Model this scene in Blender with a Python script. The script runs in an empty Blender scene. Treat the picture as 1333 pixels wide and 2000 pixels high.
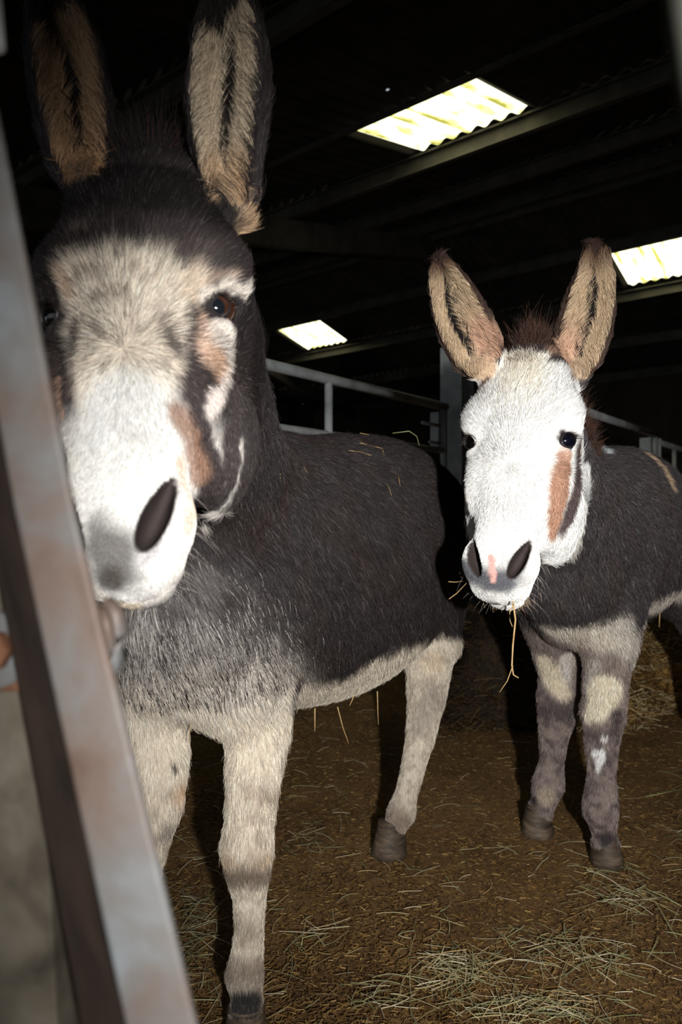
import bpy, math, random, time
import numpy as np
from mathutils import Vector, Matrix
T0 = time.time()
HQ = 1.0
random.seed(7)
rng = np.random.default_rng(7)
C = bpy.context.scene.collection
SC = bpy.context.scene

# ------------------------------------------------------------------ camera
F = 1333.0
CAMZ = 0.95
cd = bpy.data.cameras.new('camera')
cam = bpy.data.objects.new('camera', cd)
C.objects.link(cam)
cam.location = (0, 0, CAMZ)
cam.rotation_euler = (math.radians(90), 0, 0)
cd.sensor_fit = 'VERTICAL'
cd.sensor_height = 36.0
cd.sensor_width = 24.0
cd.lens = 36.0 * F / 2000.0
cd.clip_start = 0.02
cd.dof.use_dof = True
cd.dof.focus_distance = 1.34
cd.dof.aperture_fstop = 4.5
SC.camera = cam

# ------------------------------------------------------------------ world, lights, exposure
w = bpy.data.worlds.new('world')
SC.world = w
w.use_nodes = True
nt = w.node_tree
nt.nodes.clear()
wo = nt.nodes.new('ShaderNodeOutputWorld')
bg = nt.nodes.new('ShaderNodeBackground')
bg.inputs['Color'].default_value = (0.86, 0.94, 1.0, 1)
bg.inputs['Strength'].default_value = 0.48
nt.links.new(bg.outputs[0], wo.inputs[0])

def add_light(name, kind, loc, rot, energy, color=(1, 1, 1), **kw):
    l = bpy.data.lights.new(name, kind)
    l.energy = energy
    l.color = color
    for k, v in kw.items():
        setattr(l, k, v)
    o = bpy.data.objects.new(name, l)
    o.location = loc
    o.rotation_euler = rot
    C.objects.link(o)
    return o

def aim(o, target):
    d = Vector(target) - o.location
    o.rotation_euler = d.to_track_quat('-Z', 'Y').to_euler()

# daylight above the roof, coming from behind the barn so that it only reaches the translucent sheets
sun = add_light('sun', 'SUN', (6, 12, 9), (0, 0, 0), 15.0, (1.0, 0.97, 0.86), angle=math.radians(25))
aim(sun, (3, 6, 0))
# the photographer's flash, to the right of the lens
flash = add_light('flash', 'SPOT', (0.22, -0.38, 1.0), (0, 0, 0), 182.0, (1.0, 0.985, 0.965),
                  spot_size=math.radians(86), spot_blend=1.0, shadow_soft_size=0.022)
aim(flash, (0.46, 1.5, 0.80))

SC.view_settings.view_transform = 'Standard'
SC.view_settings.look = 'None'
SC.view_settings.exposure = 0.0
SC.view_settings.gamma = 1.0
SC.view_settings.use_curve_mapping = False
SC.cycles.use_denoising = True
SC.cycles.use_adaptive_sampling = True
SC.cycles.adaptive_threshold = 0.03
SC.cycles.max_bounces = 5
SC.cycles.diffuse_bounces = 3
SC.cycles.glossy_bounces = 2
SC.cycles.transmission_bounces = 4
SC.cycles.transparent_max_bounces = 8
SC.cycles.sample_clamp_indirect = 4.0

# ------------------------------------------------------------------ helpers
def P(px, py, Y):
    """a point of the barn that the photograph shows at px, py, Y metres away"""
    return np.array([(px - 667.0) / F * Y, Y, CAMZ - (py - 1000.0) / F * Y])

def link(name, data, parent=None):
    o = bpy.data.objects.new(name, data)
    C.objects.link(o)
    if parent is not None:
        o.parent = parent
    return o

def mesh_obj(name, verts, faces, mat=None, parent=None, smooth=False):
    me = bpy.data.meshes.new(name)
    me.from_pydata([tuple(map(float, v)) for v in verts], [], [tuple(map(int, f)) for f in faces])
    me.validate()
    me.update()
    if smooth:
        me.polygons.foreach_set('use_smooth', [True] * len(me.polygons))
    if mat:
        me.materials.append(mat)
    return link(name, me, parent)

def tag(o, label=None, cat=None, group=None, kind=None):
    if label: o['label'] = label
    if cat: o['category'] = cat
    if group: o['group'] = group
    if kind: o['kind'] = kind
    return o

def empty(name, loc=(0, 0, 0)):
    o = bpy.data.objects.new(name, None)
    o.location = loc
    o.empty_display_size = 0.1
    C.objects.link(o)
    return o

def nrm(v):
    v = np.asarray(v, float)
    return v / np.linalg.norm(v)

# ------------------------------------------------------------------ materials
def new_mat(name):
    m = bpy.data.materials.new(name)
    m.use_nodes = True
    t = m.node_tree
    b = t.nodes['Principled BSDF']
    return m, t, b

def ramp(t, stops):
    r = t.nodes.new('ShaderNodeValToRGB')
    while len(r.color_ramp.elements) < len(stops):
        r.color_ramp.elements.new(0.5)
    for e, (p, c) in zip(r.color_ramp.elements, stops):
        e.position = p
        e.color = (*c, 1)
    return r

def noise_mat(name, stops, scale=8, detail=6, rough=0.7, metal=0.0, bump=0.2, bscale=40, spec=0.3, dist=0.3, stretch=(1, 1, 1), bdist=0.01):
    m, t, b = new_mat(name)
    tc = t.nodes.new('ShaderNodeTexCoord')
    mp = t.nodes.new('ShaderNodeMapping')
    mp.inputs['Scale'].default_value = stretch
    t.links.new(tc.outputs['Object'], mp.inputs[0])
    n = t.nodes.new('ShaderNodeTexNoise')
    n.inputs['Scale'].default_value = scale
    n.inputs['Detail'].default_value = detail
    n.inputs['Distortion'].default_value = dist
    t.links.new(mp.outputs[0], n.inputs['Vector'])
    r = ramp(t, stops)
    t.links.new(n.outputs['Fac'], r.inputs[0])
    t.links.new(r.outputs[0], b.inputs['Base Color'])
    b.inputs['Roughness'].default_value = rough
    b.inputs['Metallic'].default_value = metal
    b.inputs['Specular IOR Level'].default_value = spec
    if bump:
        n2 = t.nodes.new('ShaderNodeTexNoise')
        n2.inputs['Scale'].default_value = bscale
        n2.inputs['Detail'].default_value = 5
        t.links.new(mp.outputs[0], n2.inputs['Vector'])
        bp = t.nodes.new('ShaderNodeBump')
        bp.inputs['Strength'].default_value = bump
        bp.inputs['Distance'].default_value = bdist
        t.links.new(n2.outputs['Fac'], bp.inputs['Height'])
        t.links.new(bp.outputs[0], b.inputs['Normal'])
    return m

def attr_mat(name, rough=0.6, spec=0.3, mul=1.0, sheen=0.0):
    m, t, b = new_mat(name)
    a = t.nodes.new('ShaderNodeAttribute')
    a.attribute_name = 'coat'
    if mul != 1.0:
        x = t.nodes.new('ShaderNodeMix')
        x.data_type = 'RGBA'
        x.blend_type = 'MULTIPLY'
        x.inputs[0].default_value = 1.0
        t.links.new(a.outputs['Color'], x.inputs[6])
        x.inputs[7].default_value = (mul, mul, mul, 1)
        t.links.new(x.outputs[2], b.inputs['Base Color'])
    else:
        t.links.new(a.outputs['Color'], b.inputs['Base Color'])
    b.inputs['Roughness'].default_value = rough
    b.inputs['Specular IOR Level'].default_value = spec
    if sheen:
        b.inputs['Sheen Weight'].default_value = sheen
    return m

# ------------------------------------------------------------------ implicit surfaces for the animals
PAD = 0.035

def seg_dist(Q, a, b, ra, rb, s):
    """distance to an elliptical cone between a and b; ra, rb = (half width along s, half height)"""
    ab = b - a
    L2 = float(ab @ ab) + 1e-12
    e0 = Q[0] - a[0]; e1 = Q[1] - a[1]; e2 = Q[2] - a[2]
    t = np.clip((e0 * ab[0] + e1 * ab[1] + e2 * ab[2]) / L2, 0, 1)
    e0 = e0 - t * ab[0]; e1 = e1 - t * ab[1]; e2 = e2 - t * ab[2]
    rw = ra[0] + (rb[0] - ra[0]) * t
    rh = ra[1] + (rb[1] - ra[1]) * t
    es = e0 * s[0] + e1 * s[1] + e2 * s[2]
    eo2 = np.maximum(e0 * e0 + e1 * e1 + e2 * e2 - es * es, 0)
    es2 = es * es
    k0 = np.sqrt(es2 / rw ** 2 + eo2 / rh ** 2) + 1e-9
    k1 = np.sqrt(es2 / rw ** 4 + eo2 / rh ** 4) + 1e-9
    return k0 * (k0 - 1) / k1

def ell_dist(Q, c, r, R):
    e = [Q[i] - c[i] for i in range(3)]
    k0 = 0; k1 = 0
    for i in range(3):
        u = e[0] * R[i][0] + e[1] * R[i][1] + e[2] * R[i][2]
        k0 = k0 + (u / r[i]) ** 2
        k1 = k1 + (u / r[i] ** 2) ** 2
    k0 = np.sqrt(k0) + 1e-9
    k1 = np.sqrt(k1) + 1e-9
    return k0 * (k0 - 1) / k1

def smin(a, b, k):
    if k <= 0: return np.minimum(a, b)
    h = np.maximum(k - np.abs(a - b), 0) / k
    return np.minimum(a, b) - h * h * k * 0.25

class Shape:
    def __init__(self):
        self.prims = []
    def tube(self, pts, rs, side, k=0.03, op='u', fine=1):
        pts = [np.asarray(p, float) for p in pts]
        rs = [(r, r) if np.isscalar(r) else tuple(r) for r in rs]
        if fine > 1:
            D = np.array([list(p) + list(r) for p, r in zip(pts, rs)])
            E = np.vstack([2 * D[0] - D[1], D, 2 * D[-1] - D[-2]])
            out = []
            for i in range(1, len(E) - 2):
                for j in range(fine):
                    t = j / fine
                    out.append(0.5 * ((2 * E[i]) + (E[i + 1] - E[i - 1]) * t + (2 * E[i - 1] - 5 * E[i] + 4 * E[i + 1] - E[i + 2]) * t * t + (3 * E[i] - E[i - 1] - 3 * E[i + 1] + E[i + 2]) * t ** 3))
            out.append(E[-2])
            pts = [o[:3] for o in out]; rs = [tuple(o[3:]) for o in out]
        sd = [nrm(side)] * len(pts) if np.ndim(side) == 1 else [nrm(s) for s in side]
        self.prims.append(('t', pts, rs, sd, k, op))
    def ell(self, c, r, R=None, k=0.02, op='u'):
        R = np.eye(3) if R is None else np.array([nrm(x) for x in R])
        self.prims.append(('e', np.asarray(c, float), tuple(r), R, k, op))
    def boxes(self, p):
        if p[0] == 't':
            for i in range(len(p[1]) - 1):
                m = max(p[2][i] + p[2][i + 1])
                yield np.minimum(p[1][i], p[1][i + 1]) - m, np.maximum(p[1][i], p[1][i + 1]) + m
        else:
            m = max(p[2])
            yield p[1] - m, p[1] + m
    def eval(self, X):
        """X (n,3)"""
        Q = [X[:, 0], X[:, 1], X[:, 2]]
        f = np.full(len(X), 0.4)
        for p in self.prims:
            if p[0] == 't':
                d = None
                for i in range(len(p[1]) - 1):
                    q = seg_dist(Q, p[1][i], p[1][i + 1], p[2][i], p[2][i + 1], p[3][i])
                    d = q if d is None else np.minimum(d, q)
            else:
                d = ell_dist(Q, p[1], p[2], p[3])
            f = smin(f, d, p[4]) if p[5] == 'u' else -smin(-f, d, p[4])
        return f
    def hit(self, px, py, near=0.3, far=3.5):
        """the point of the surface in the direction px, py of the photograph (to anchor coat patches and eyes)"""
        d = nrm([(px - 667) / F, 1.0, -(py - 1000) / F])
        t = np.arange(near, far, 0.004)
        X = np.array([0, 0, CAMZ]) + t[:, None] * d
        f = self.eval(X)
        i = np.argmax(f < 0) if (f < 0).any() else int(np.argmin(f))
        return X[i]
    def grid(self, xs, ys, zs):
        f = np.full((len(xs), len(ys), len(zs)), 0.3, np.float32)
        ax = [np.asarray(xs), np.asarray(ys), np.asarray(zs)]
        def rngs(lo, hi, pad):
            out = []
            for i in range(3):
                a = max(int(np.searchsorted(ax[i], lo[i] - pad)) - 1, 0)
                b = min(int(np.searchsorted(ax[i], hi[i] + pad)) + 1, len(ax[i]))
                out.append((a, b))
            return out
        for p in self.prims:
            bx = list(self.boxes(p))
            pad = PAD + p[4]
            lo = np.min([b[0] for b in bx], 0); hi = np.max([b[1] for b in bx], 0)
            R0 = rngs(lo, hi, pad)
            if any(b - a < 2 for a, b in R0): continue
            d = np.full([b - a for a, b in R0], 0.3, np.float32)
            for i, (l, h) in enumerate(bx):
                r = rngs(l, h, pad)
                if any(b - a < 1 for a, b in r): continue
                Q = [ax[0][r[0][0]:r[0][1]].astype(np.float32)[:, None, None],
                     ax[1][r[1][0]:r[1][1]].astype(np.float32)[None, :, None],
                     ax[2][r[2][0]:r[2][1]].astype(np.float32)[None, None, :]]
                q = seg_dist(Q, p[1][i], p[1][i + 1], p[2][i], p[2][i + 1], p[3][i]) if p[0] == 't' else ell_dist(Q, p[1], p[2], p[3])
                sl = tuple(slice(r[j][0] - R0[j][0], r[j][1] - R0[j][0]) for j in range(3))
                d[sl] = np.minimum(d[sl], q)
            sl = tuple(slice(a, b) for a, b in R0)
            f[sl] = smin(f[sl], d, p[4]) if p[5] == 'u' else -smin(-f[sl], d, p[4])
        return f

def surface_nets(f, xs, ys, zs):
    xs, ys, zs = map(np.asarray, (xs, ys, zs))
    s = f < 0
    n = s[:-1, :-1, :-1].astype(np.uint8)
    cnt = np.zeros_like(n)
    for dx in (0, 1):
        for dy in (0, 1):
            for dz in (0, 1):
                cnt += s[dx:s.shape[0] - 1 + dx, dy:s.shape[1] - 1 + dy, dz:s.shape[2] - 1 + dz]
    act = np.argwhere((cnt > 0) & (cnt < 8))
    idx = np.full(cnt.shape, -1, np.int32)
    idx[act[:, 0], act[:, 1], act[:, 2]] = np.arange(len(act))
    i, j, k = act.T
    acc = np.zeros((len(act), 3)); num = np.zeros(len(act))
    co = [(a, b, c) for a in (0, 1) for b in (0, 1) for c in (0, 1)]
    for a in co:
        for ax_ in range(3):
            if a[ax_]: continue
            b = list(a); b[ax_] = 1
            fa = f[i + a[0], j + a[1], k + a[2]].astype(float)
            fb = f[i + b[0], j + b[1], k + b[2]].astype(float)
            m = (fa < 0) != (fb < 0)
            t = np.where(m, fa / np.where(m, fa - fb, 1), 0)
            pa = np.stack([xs[i + a[0]], ys[j + a[1]], zs[k + a[2]]], 1)
            pb = np.stack([xs[i + b[0]], ys[j + b[1]], zs[k + b[2]]], 1)
            acc += np.where(m[:, None], pa + t[:, None] * (pb - pa), 0)
            num += m
    V = acc / num[:, None]
    quads = []
    for ax_ in range(3):
        sl0 = [slice(None)] * 3; sl1 = [slice(None)] * 3
        sl0[ax_] = slice(0, -1); sl1[ax_] = slice(1, None)
        a = s[tuple(sl0)]; b = s[tuple(sl1)]
        e = np.argwhere(a != b)
        o1, o2 = [(1, 2), (2, 0), (0, 1)][ax_]
        ok = (e[:, o1] > 0) & (e[:, o2] > 0) & (e[:, o1] < s.shape[o1] - 1) & (e[:, o2] < s.shape[o2] - 1)
        e = e[ok]
        ins = a[e[:, 0], e[:, 1], e[:, 2]]
        q = []
        for u, v in ((-1, -1), (0, -1), (0, 0), (-1, 0)):
            g = e.copy(); g[:, o1] += u; g[:, o2] += v
            q.append(idx[g[:, 0], g[:, 1], g[:, 2]])
        q = np.stack(q, 1)
        q[~ins] = q[~ins][:, ::-1]
        quads.append(q)
    Fq = np.concatenate(quads)
    Fq = Fq[(Fq >= 0).all(1)]
    return V, Fq

def smooth_mesh(V, Fq, n=2, lam=0.5):
    e = np.concatenate([Fq[:, [0, 1]], Fq[:, [1, 2]], Fq[:, [2, 3]], Fq[:, [3, 0]]])
    for _ in range(n):
        acc = np.zeros_like(V); c = np.zeros(len(V))
        for a, b in ((0, 1), (1, 0)):
            for d in range(3):
                acc[:, d] += np.bincount(e[:, a], V[e[:, b], d], len(V))
            c += np.bincount(e[:, a], minlength=len(V))
        V = V + lam * (acc / np.maximum(c, 1)[:, None] - V)
    return V

def axis_grid(lo, hi, fine, cf, cc):
    """coordinates with step cf between fine=(a,b) and cc elsewhere"""
    a, b = fine
    a = max(a, lo); b = min(b, hi)
    parts = []
    if a > lo: parts.append(np.linspace(lo, a, max(int((a - lo) / cc), 1), endpoint=False))
    parts.append(np.linspace(a, b, max(int((b - a) / cf), 2), endpoint=not (b < hi)))
    if b < hi: parts.append(np.linspace(b, hi, max(int((hi - b) / cc), 2)))
    return np.concatenate(parts)

# ------------------------------------------------------------------ coarse value noise for coats
_lat = rng.random((32, 32, 32))
def vnoise(X, scale):
    Q = X * scale
    i = np.floor(Q).astype(int); f = Q - i
    f = f * f * (3 - 2 * f)
    out = 0
    for a in (0, 1):
        for b in (0, 1):
            for c in (0, 1):
                wgt = (f[:, 0] if a else 1 - f[:, 0]) * (f[:, 1] if b else 1 - f[:, 1]) * (f[:, 2] if c else 1 - f[:, 2])
                out = out + wgt * _lat[(i[:, 0] + a) % 32, (i[:, 1] + b) % 32, (i[:, 2] + c) % 32]
    return out

NOSTRILS = []
class Head:
    """a donkey's head: x to its left, y from the poll down to the muzzle, z out of the forehead"""
    def __init__(self, origin, ey, ez_hint, s=1.0):
        self.o = np.asarray(origin, float)
        self.ey = nrm(ey)
        ez = np.asarray(ez_hint, float)
        self.ez = nrm(ez - (ez @ self.ey) * self.ey)
        ex = np.cross(self.ey, self.ez)
        if ex[0] < 0: ex = -ex
        self.ex = ex
        self.s = s
    def w(self, x, y, z):
        return self.o + self.s * (x * self.ex + y * self.ey + z * self.ez)
    def eye(self, sx):
        return self.w(sx * .0765 * (1 + (self.wide - 1) * .9), .187, -.052)
    def R(self):
        return [self.ex, self.ey, self.ez]
    def loc(self, X):
        d = (X - self.o) / self.s
        return np.stack([d @ self.ex, d @ self.ey, d @ self.ez], -1)

def add_head(S, H, wide=1.0):
    s = H.s
    wf = lambda y: 1 + (wide - 1) * min(max((.44 - y) / .12, 0), 1)
    H.wide = wide   # wider above the muzzle only
    E = lambda c, r, k=0.02, op='u', R=None: S.ell(H.w(c[0] * wf(c[1]), c[1], c[2]), [r[0] * s * wf(c[1]), r[1] * s, r[2] * s], H.R(), k * s, op)
    T = lambda pts, rs, k=0.03, op='u': S.tube([H.w(*p) for p in pts], [(a * s * wf(p[1]), b * s) for p, (a, b) in zip(pts, rs)], H.ex, k * s, op)
    # skull and nose bridge
    T([(0, .015, -.065), (0, .06, -.072), (0, .12, -.075), (0, .18, -.078), (0, .25, -.07), (0, .33, -.062), (0, .40, -.058), (0, .445, -.06)],
      [(.066, .06), (.084, .072), (.088, .074), (.080, .070), (.064, .060), (.055, .054), (.052, .050), (.052, .044)], 0.03)
    E((0, .10, -.045), (.082, .10, .042), 0.03)               # forehead
    for sx in (-1, 1):
        E((sx * .070, .142, -.046), (.036, .05, .034), 0.022)  # brow
        E((sx * .060, .235, -.062), (.024, .10, .022), 0.03)   # facial crest
        E((sx * .060, .258, -.150), (.042, .118, .086), 0.03)  # cheek
        E((sx * .045, .14, -.15), (.045, .07, .06), 0.04)
    T([(0, .20, -.17), (0, .30, -.140), (0, .38, -.114), (0, .445, -.105)], [(.055, .05), (.046, .044), (.040, .036), (.038, .028)], 0.04)
    # muzzle
    E((0, .435, -.062), (.061, .060, .047), 0.02)
    E((0, .478, -.076), (.050, .026, .036), 0.02)              # upper lip
    E((0, .478, -.118), (.037, .024, .022), 0.006)             # lower lip and chin
    for sx in (-1, 1):
        E((sx * .042, .435, -.048), (.026, .036, .028), 0.015) # nostril wing
        # hollow below the brow where the eye sits
        E((sx * .102, .187, -.050), (.024, .020, .024), 0.008, 's')
        E((sx * .080, .163, -.050), (.024, .013, .024), 0.008)  # upper lid fold
        E((sx * .076, .211, -.056), (.017, .009, .016), 0.012)  # lower lid
    # mouth crease
    T([(-.062, .452, -.094), (-.040, .482, -.097), (0, .499, -.099), (.040, .482, -.097), (.062, .452, -.094)],
      [(.014, .0055)] * 5, 0.003, 's')

def nostril(S, H, sx):
    """comma shaped nostril, its top outward, sunk into the wing"""
    s = H.s
    q = []
    for x, y in ((.0500, .410), (.0465, .428), (.0410, .444), (.0345, .456)):
        zz = np.arange(.03, -.11, -.0008)
        X = np.array([H.w(sx * x, y, z) for z in zz])
        f = S.eval(X)
        q.append(X[np.argmax(f < 0)])
    S.nos = getattr(S, 'nos', []) + [q]
    ax = nrm(q[-1] - q[0])
    nn = nrm(H.ez + .35 * sx * H.ex)
    side = nrm(np.cross(ax, nn))
    c = [p - nn * .003 * s for p in q]
    NOSTRILS.append((c, [(.0030 * s, .014 * s), (.0085 * s, .028 * s), (.0118 * s, .032 * s), (.0080 * s, .018 * s)], side, S))

def ear(S, pts, widths, opening, side=None, thick=0.022, k=0.012, cut=(1, -1)):
    """pts base to tip; widths half widths; opening = direction the cup faces"""
    pts = [np.asarray(p, float) for p in pts]
    n = len(pts)
    op = []
    sd = []
    for i in range(n):
        a = nrm(pts[min(i + 1, n - 1)] - pts[max(i - 1, 0)])
        o = np.asarray(opening, float); o = nrm(o - (o @ a) * a)
        op.append(o); sd.append(nrm(np.cross(a, o)))
    S.tube(pts, [(w_, min(thick * 1.25, w_)) for w_ in widths], sd, k)
    lo, hi = cut[0], n + cut[1]
    q = [pts[i] + op[i] * thick * 0.85 for i in range(lo, hi)]
    S.tube(q, [(max(widths[i] - .013, .004), thick * 1.15) for i in range(lo, hi)], sd[lo:hi], 0.008, 's')
    S.ears = getattr(S, 'ears', []) + [(pts, widths, op, sd)]

VX = np.array([1.0, 0, 0])

# ---- the near donkey
S1 = Shape()
H1 = Head(P(270, 292, .85), (0.045, -.38, -.92), (0.0, -1, 0), 1.10)
a1 = nrm([.34, .94, 0]); s1 = nrm([.94, -.34, 0])
S1.tube([(-.245, 1.20, .82), (-.20, 1.36, .84), (-.10, 1.58, .815), (.02, 1.80, .825), (.12, 2.0, .88), (.16, 2.12, .90)],
        [(.150, .19), (.205, .27), (.25, .305), (.265, .325), (.235, .275), (.18, .20)], s1, 0.06, fine=4)
# neck
S1.tube([(-.215, .93, 1.22), (-.215, 1.05, 1.10), (-.205, 1.22, .98), (-.19, 1.34, .93)],
        [(.085, .10), (.105, .14), (.118, .17), (.14, .19)], VX, 0.04, fine=3)
add_head(S1, H1, 1.12)
nostril(S1, H1, 1); nostril(S1, H1, -1)
def leg(S, pts, d, k=0.02):
    S.tube([P(x, y, dd) for x, y, r, dd in [(q[0], q[1], q[2], q[3] if len(q) > 3 else d) for q in pts]],
           [(q[2] * (q[3] if len(q) > 3 else d) / F) for q in pts], VX, k)
leg(S1, [(480, 1180, 95, 1.30), (500, 1330, 72, 1.27), (504, 1430, 60, 1.24), (495, 1530, 50), (488, 1600, 45), (483, 1655, 52), (485, 1700, 45), (488, 1748, 33), (489, 1810, 28), (483, 1865, 32), (479, 1900, 38), (483, 1942, 29), (481, 1985, 36), (481, 2010, 30)], 1.21, 0.02)
leg(S1, [(300, 1200, 80, 1.24), (300, 1370, 62, 1.22), (310, 1470, 56, 1.20), (307, 1560, 52), (292, 1640, 38), (280, 1730, 30), (274, 1850, 30), (270, 1900, 35), (266, 1950, 28), (264, 2000, 33)], 1.19, 0.02)
leg(S1, [(800, 1130, 120, 1.98), (838, 1250, 62, 1.96), (838, 1310, 42, 1.94), (832, 1375, 35, 1.93), (822, 1440, 28), (808, 1500, 23), (795, 1550, 22), (785, 1586, 28), (776, 1608, 24), (771, 1622, 21)], 1.90, 0.03)
leg(S1, [(640, 1200, 110, 2.1), (560, 1300, 50, 2.08), (535, 1380, 34, 2.06), (525, 1450, 27), (520, 1520, 22), (515, 1560, 24), (510, 1600, 24)], 2.05, 0.03)
ear(S1, [P(462, 430, .86), P(450, 355, .86), P(444, 275, .86), P(447, 190, .87), P(450, 110, .88), P(452, 40, .89), P(452, -30, .91)],
    [.016, .036, .048, .054, .051, .038, .014], (-.15, -1, .15))
ear(S1, [P(170, 390, .86), P(160, 330, .86), P(150, 260, .87), P(140, 190, .88), P(125, 110, .88), P(110, 40, .89), P(95, -40, .91)],
    [.022, .036, .044, .048, .046, .036, .014], (.35, -1, .10))
S1.ell(P(500, 1080, 1.36), (.10, .10, .17), None, 0.06)                # shoulder
S1.ell(P(835, 1060, 1.98), (.13, .13, .20), None, 0.06)                # thigh
# chest folds over the forelegs
S1.ell(P(330, 1290, 1.17), (.075, .07, .10), None, 0.05)
S1.ell(P(450, 1310, 1.20), (.085, .07, .11), None, 0.05)

# ---- the far donkey
S2 = Shape()
H2 = Head(P(1027, 676, 1.34), nrm([-.118, -.19, -.475]), (-.48, -.88, 0), 1.0)
s2 = nrm([.74, -.67, 0])
S2.tube([(.60, 1.82, .80), (.70, 1.95, .85), (.83, 2.10, .875), (.95, 2.29, .90), (1.05, 2.44, .88), (1.12, 2.52, .84)],
        [(.13, .16), (.17, .235), (.22, .27), (.215, .25), (.17, .20), (.11, .13)], s2, 0.06, fine=4)
S2.tube([(.385, 1.42, 1.13), (.45, 1.56, 1.07), (.55, 1.72, .97), (.64, 1.86, .90)],
        [(.075, .10), (.095, .135), (.12, .165), (.15, .20)], nrm([.83, -.55, 0]), 0.05)
add_head(S2, H2, 1.09)
nostril(S2, H2, 1); nostril(S2, H2, -1)
leg(S2, [(1190, 1150, 75, 1.88), (1193, 1250, 50, 1.86), (1184, 1330, 39), (1179, 1395, 41), (1177, 1440, 33), (1176, 1510, 26), (1174, 1580, 34), (1181, 1625, 23), (1184, 1650, 28), (1184, 1668, 24)], 1.85, 0.03)
leg(S2, [(1070, 1150, 70, 1.95), (1086, 1250, 48, 2.02), (1092, 1320, 36), (1090, 1385, 38), (1083, 1435, 29), (1079, 1490, 23), (1072, 1530, 31), (1063, 1568, 23), (1056, 1585, 26), (1054, 1602, 24)], 2.02, 0.03)
S2.ell(P(1130, 1180, 1.86), (.12, .09, .12), None, 0.05)
S2.tube([(1.06, 2.45, .80), (1.26, 2.44, .62), (1.34, 2.46, .45), (1.34, 2.46, .28), (1.34, 2.44, .08), (1.34, 2.43, .03)], [.15, .09, .055, .035, .035, .035], VX, 0.04)
S2.tube([(1.06, 2.50, .80), (1.03, 2.66, .62), (1.04, 2.74, .45), (1.04, 2.74, .28), (1.04, 2.72, .08), (1.04, 2.71, .03)], [.13, .09, .055, .035, .035, .035], VX, 0.04)
ear(S2, [P(1118, 745, 1.37), P(1128, 700, 1.37), P(1140, 650, 1.37), P(1152, 600, 1.38), P(1160, 555, 1.39), P(1160, 520, 1.40), P(1158, 498, 1.41)],
    [.024, .048, .054, .052, .043, .030, .014], (-.15, -1, .05))
ear(S2, [P(960, 722, 1.37), P(935, 690, 1.37), P(912, 645, 1.37), P(893, 600, 1.38), P(880, 565, 1.39), P(872, 540, 1.40), P(868, 524, 1.41)],
    [.034, .054, .057, .050, .042, .032, .018], (-.50, -1, .05))

for c_, r_, sd_, S_ in NOSTRILS:
    S_.tube(c_, r_, sd_, 0.004, 's')

def body_mesh(name, S, gx, gy, gz, smooth=2):
    f = S.grid(gx, gy, gz)
    V, Q = surface_nets(f, gx, gy, gz)
    V = smooth_mesh(V, Q, smooth, 0.5)
    return V, Q
V1, Q1 = body_mesh('d1', S1, axis_grid(-.52, .48, (-.42, -.05), .0042, .008), axis_grid(.45, 2.4, (.50, 1.0), .0042, .009), axis_grid(.03, 1.66, (.80, 1.66), .0042, .0085))
V2, Q2 = body_mesh('d2', S2, axis_grid(.10, 1.5, (.14, .60), .0046, .010), axis_grid(1.0, 3.0, (1.05, 1.50), .0046, .010), axis_grid(.03, 1.55, (.78, 1.55), .0046, .009))
print('bodies', len(V1), len(V2), time.time() - T0)

# ------------------------------------------------------------------ coats
def srgb(r, g, b):
    c = np.array([r, g, b]) / 255.0
    return np.where(c <= 0.04045, c / 12.92, ((c + 0.055) / 1.055) ** 2.4)

def sstep(x):
    x = np.clip(x, 0, 1)
    return x * x * (3 - 2 * x)

def cavity(S, X):
    d = np.full(len(X), .4)
    for c_, r_, sd_, S_ in NOSTRILS:
        if S_ is not S: continue
        m = np.flatnonzero(np.linalg.norm(X - c_[1], axis=1) < .08)
        if not len(m): continue
        Q = [X[m, 0], X[m, 1], X[m, 2]]
        for k in range(len(c_) - 1):
            d[m] = np.minimum(d[m], seg_dist(Q, c_[k], c_[k + 1], r_[k], r_[k + 1], nrm(sd_)))
    return d

class Coat:
    """colour patches anchored on the animal's skin, blended in order"""
    def __init__(self, S, base):
        self.S = S; self.base = base; self.strokes = []
    def stroke(self, pts, col, soft=8, op=1.0):
        A = []
        for x, y, r in pts:
            h = self.S.hit(x, y)
            A.append((h, r * h[1] / F))
        self.strokes.append((A, srgb(*col), soft * A[0][0][1] / F, op))
    def color(self, X, warp=0.008, strand=False):
        W = np.stack([vnoise(X + 3.1 * k, 55.0) + 0.6 * vnoise(X + 1.7 * k, 130.0) - 0.8 for k in (1, 2, 3)], 1) * warp
        Y = X + W
        col = self.base(X, Y)
        for A, c, soft, op in self.strokes:
            lo = np.min([h - r - soft for h, r in A], 0); hi = np.max([h + r + soft for h, r in A], 0)
            m = np.flatnonzero(((Y > lo) & (Y < hi)).all(1))
            if not len(m): continue
            Z = Y[m]
            wgt = np.zeros(len(m))
            if len(A) == 1: A = A + A
            for (a, ra), (b, rb) in zip(A[:-1], A[1:]):
                ab = b - a
                t = np.clip(((Z - a) @ ab) / (ab @ ab + 1e-12), 0, 1)
                d = np.linalg.norm(Z - a - t[:, None] * ab, axis=1)
                wgt = np.maximum(wgt, sstep(((ra + (rb - ra) * t) + soft - d) / (2 * soft)))
            wgt = (wgt * op)[:, None]
            col[m] = col[m] * (1 - wgt) + c * wgt
        w_ = sstep((.0035 - cavity(self.S, X)) / .003)[:, None]
        return col * (1 - w_) + srgb(66, 57, 55) * w_

def mixc(a, b, w):
    return a * (1 - w[:, None]) + b * w[:, None]

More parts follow.
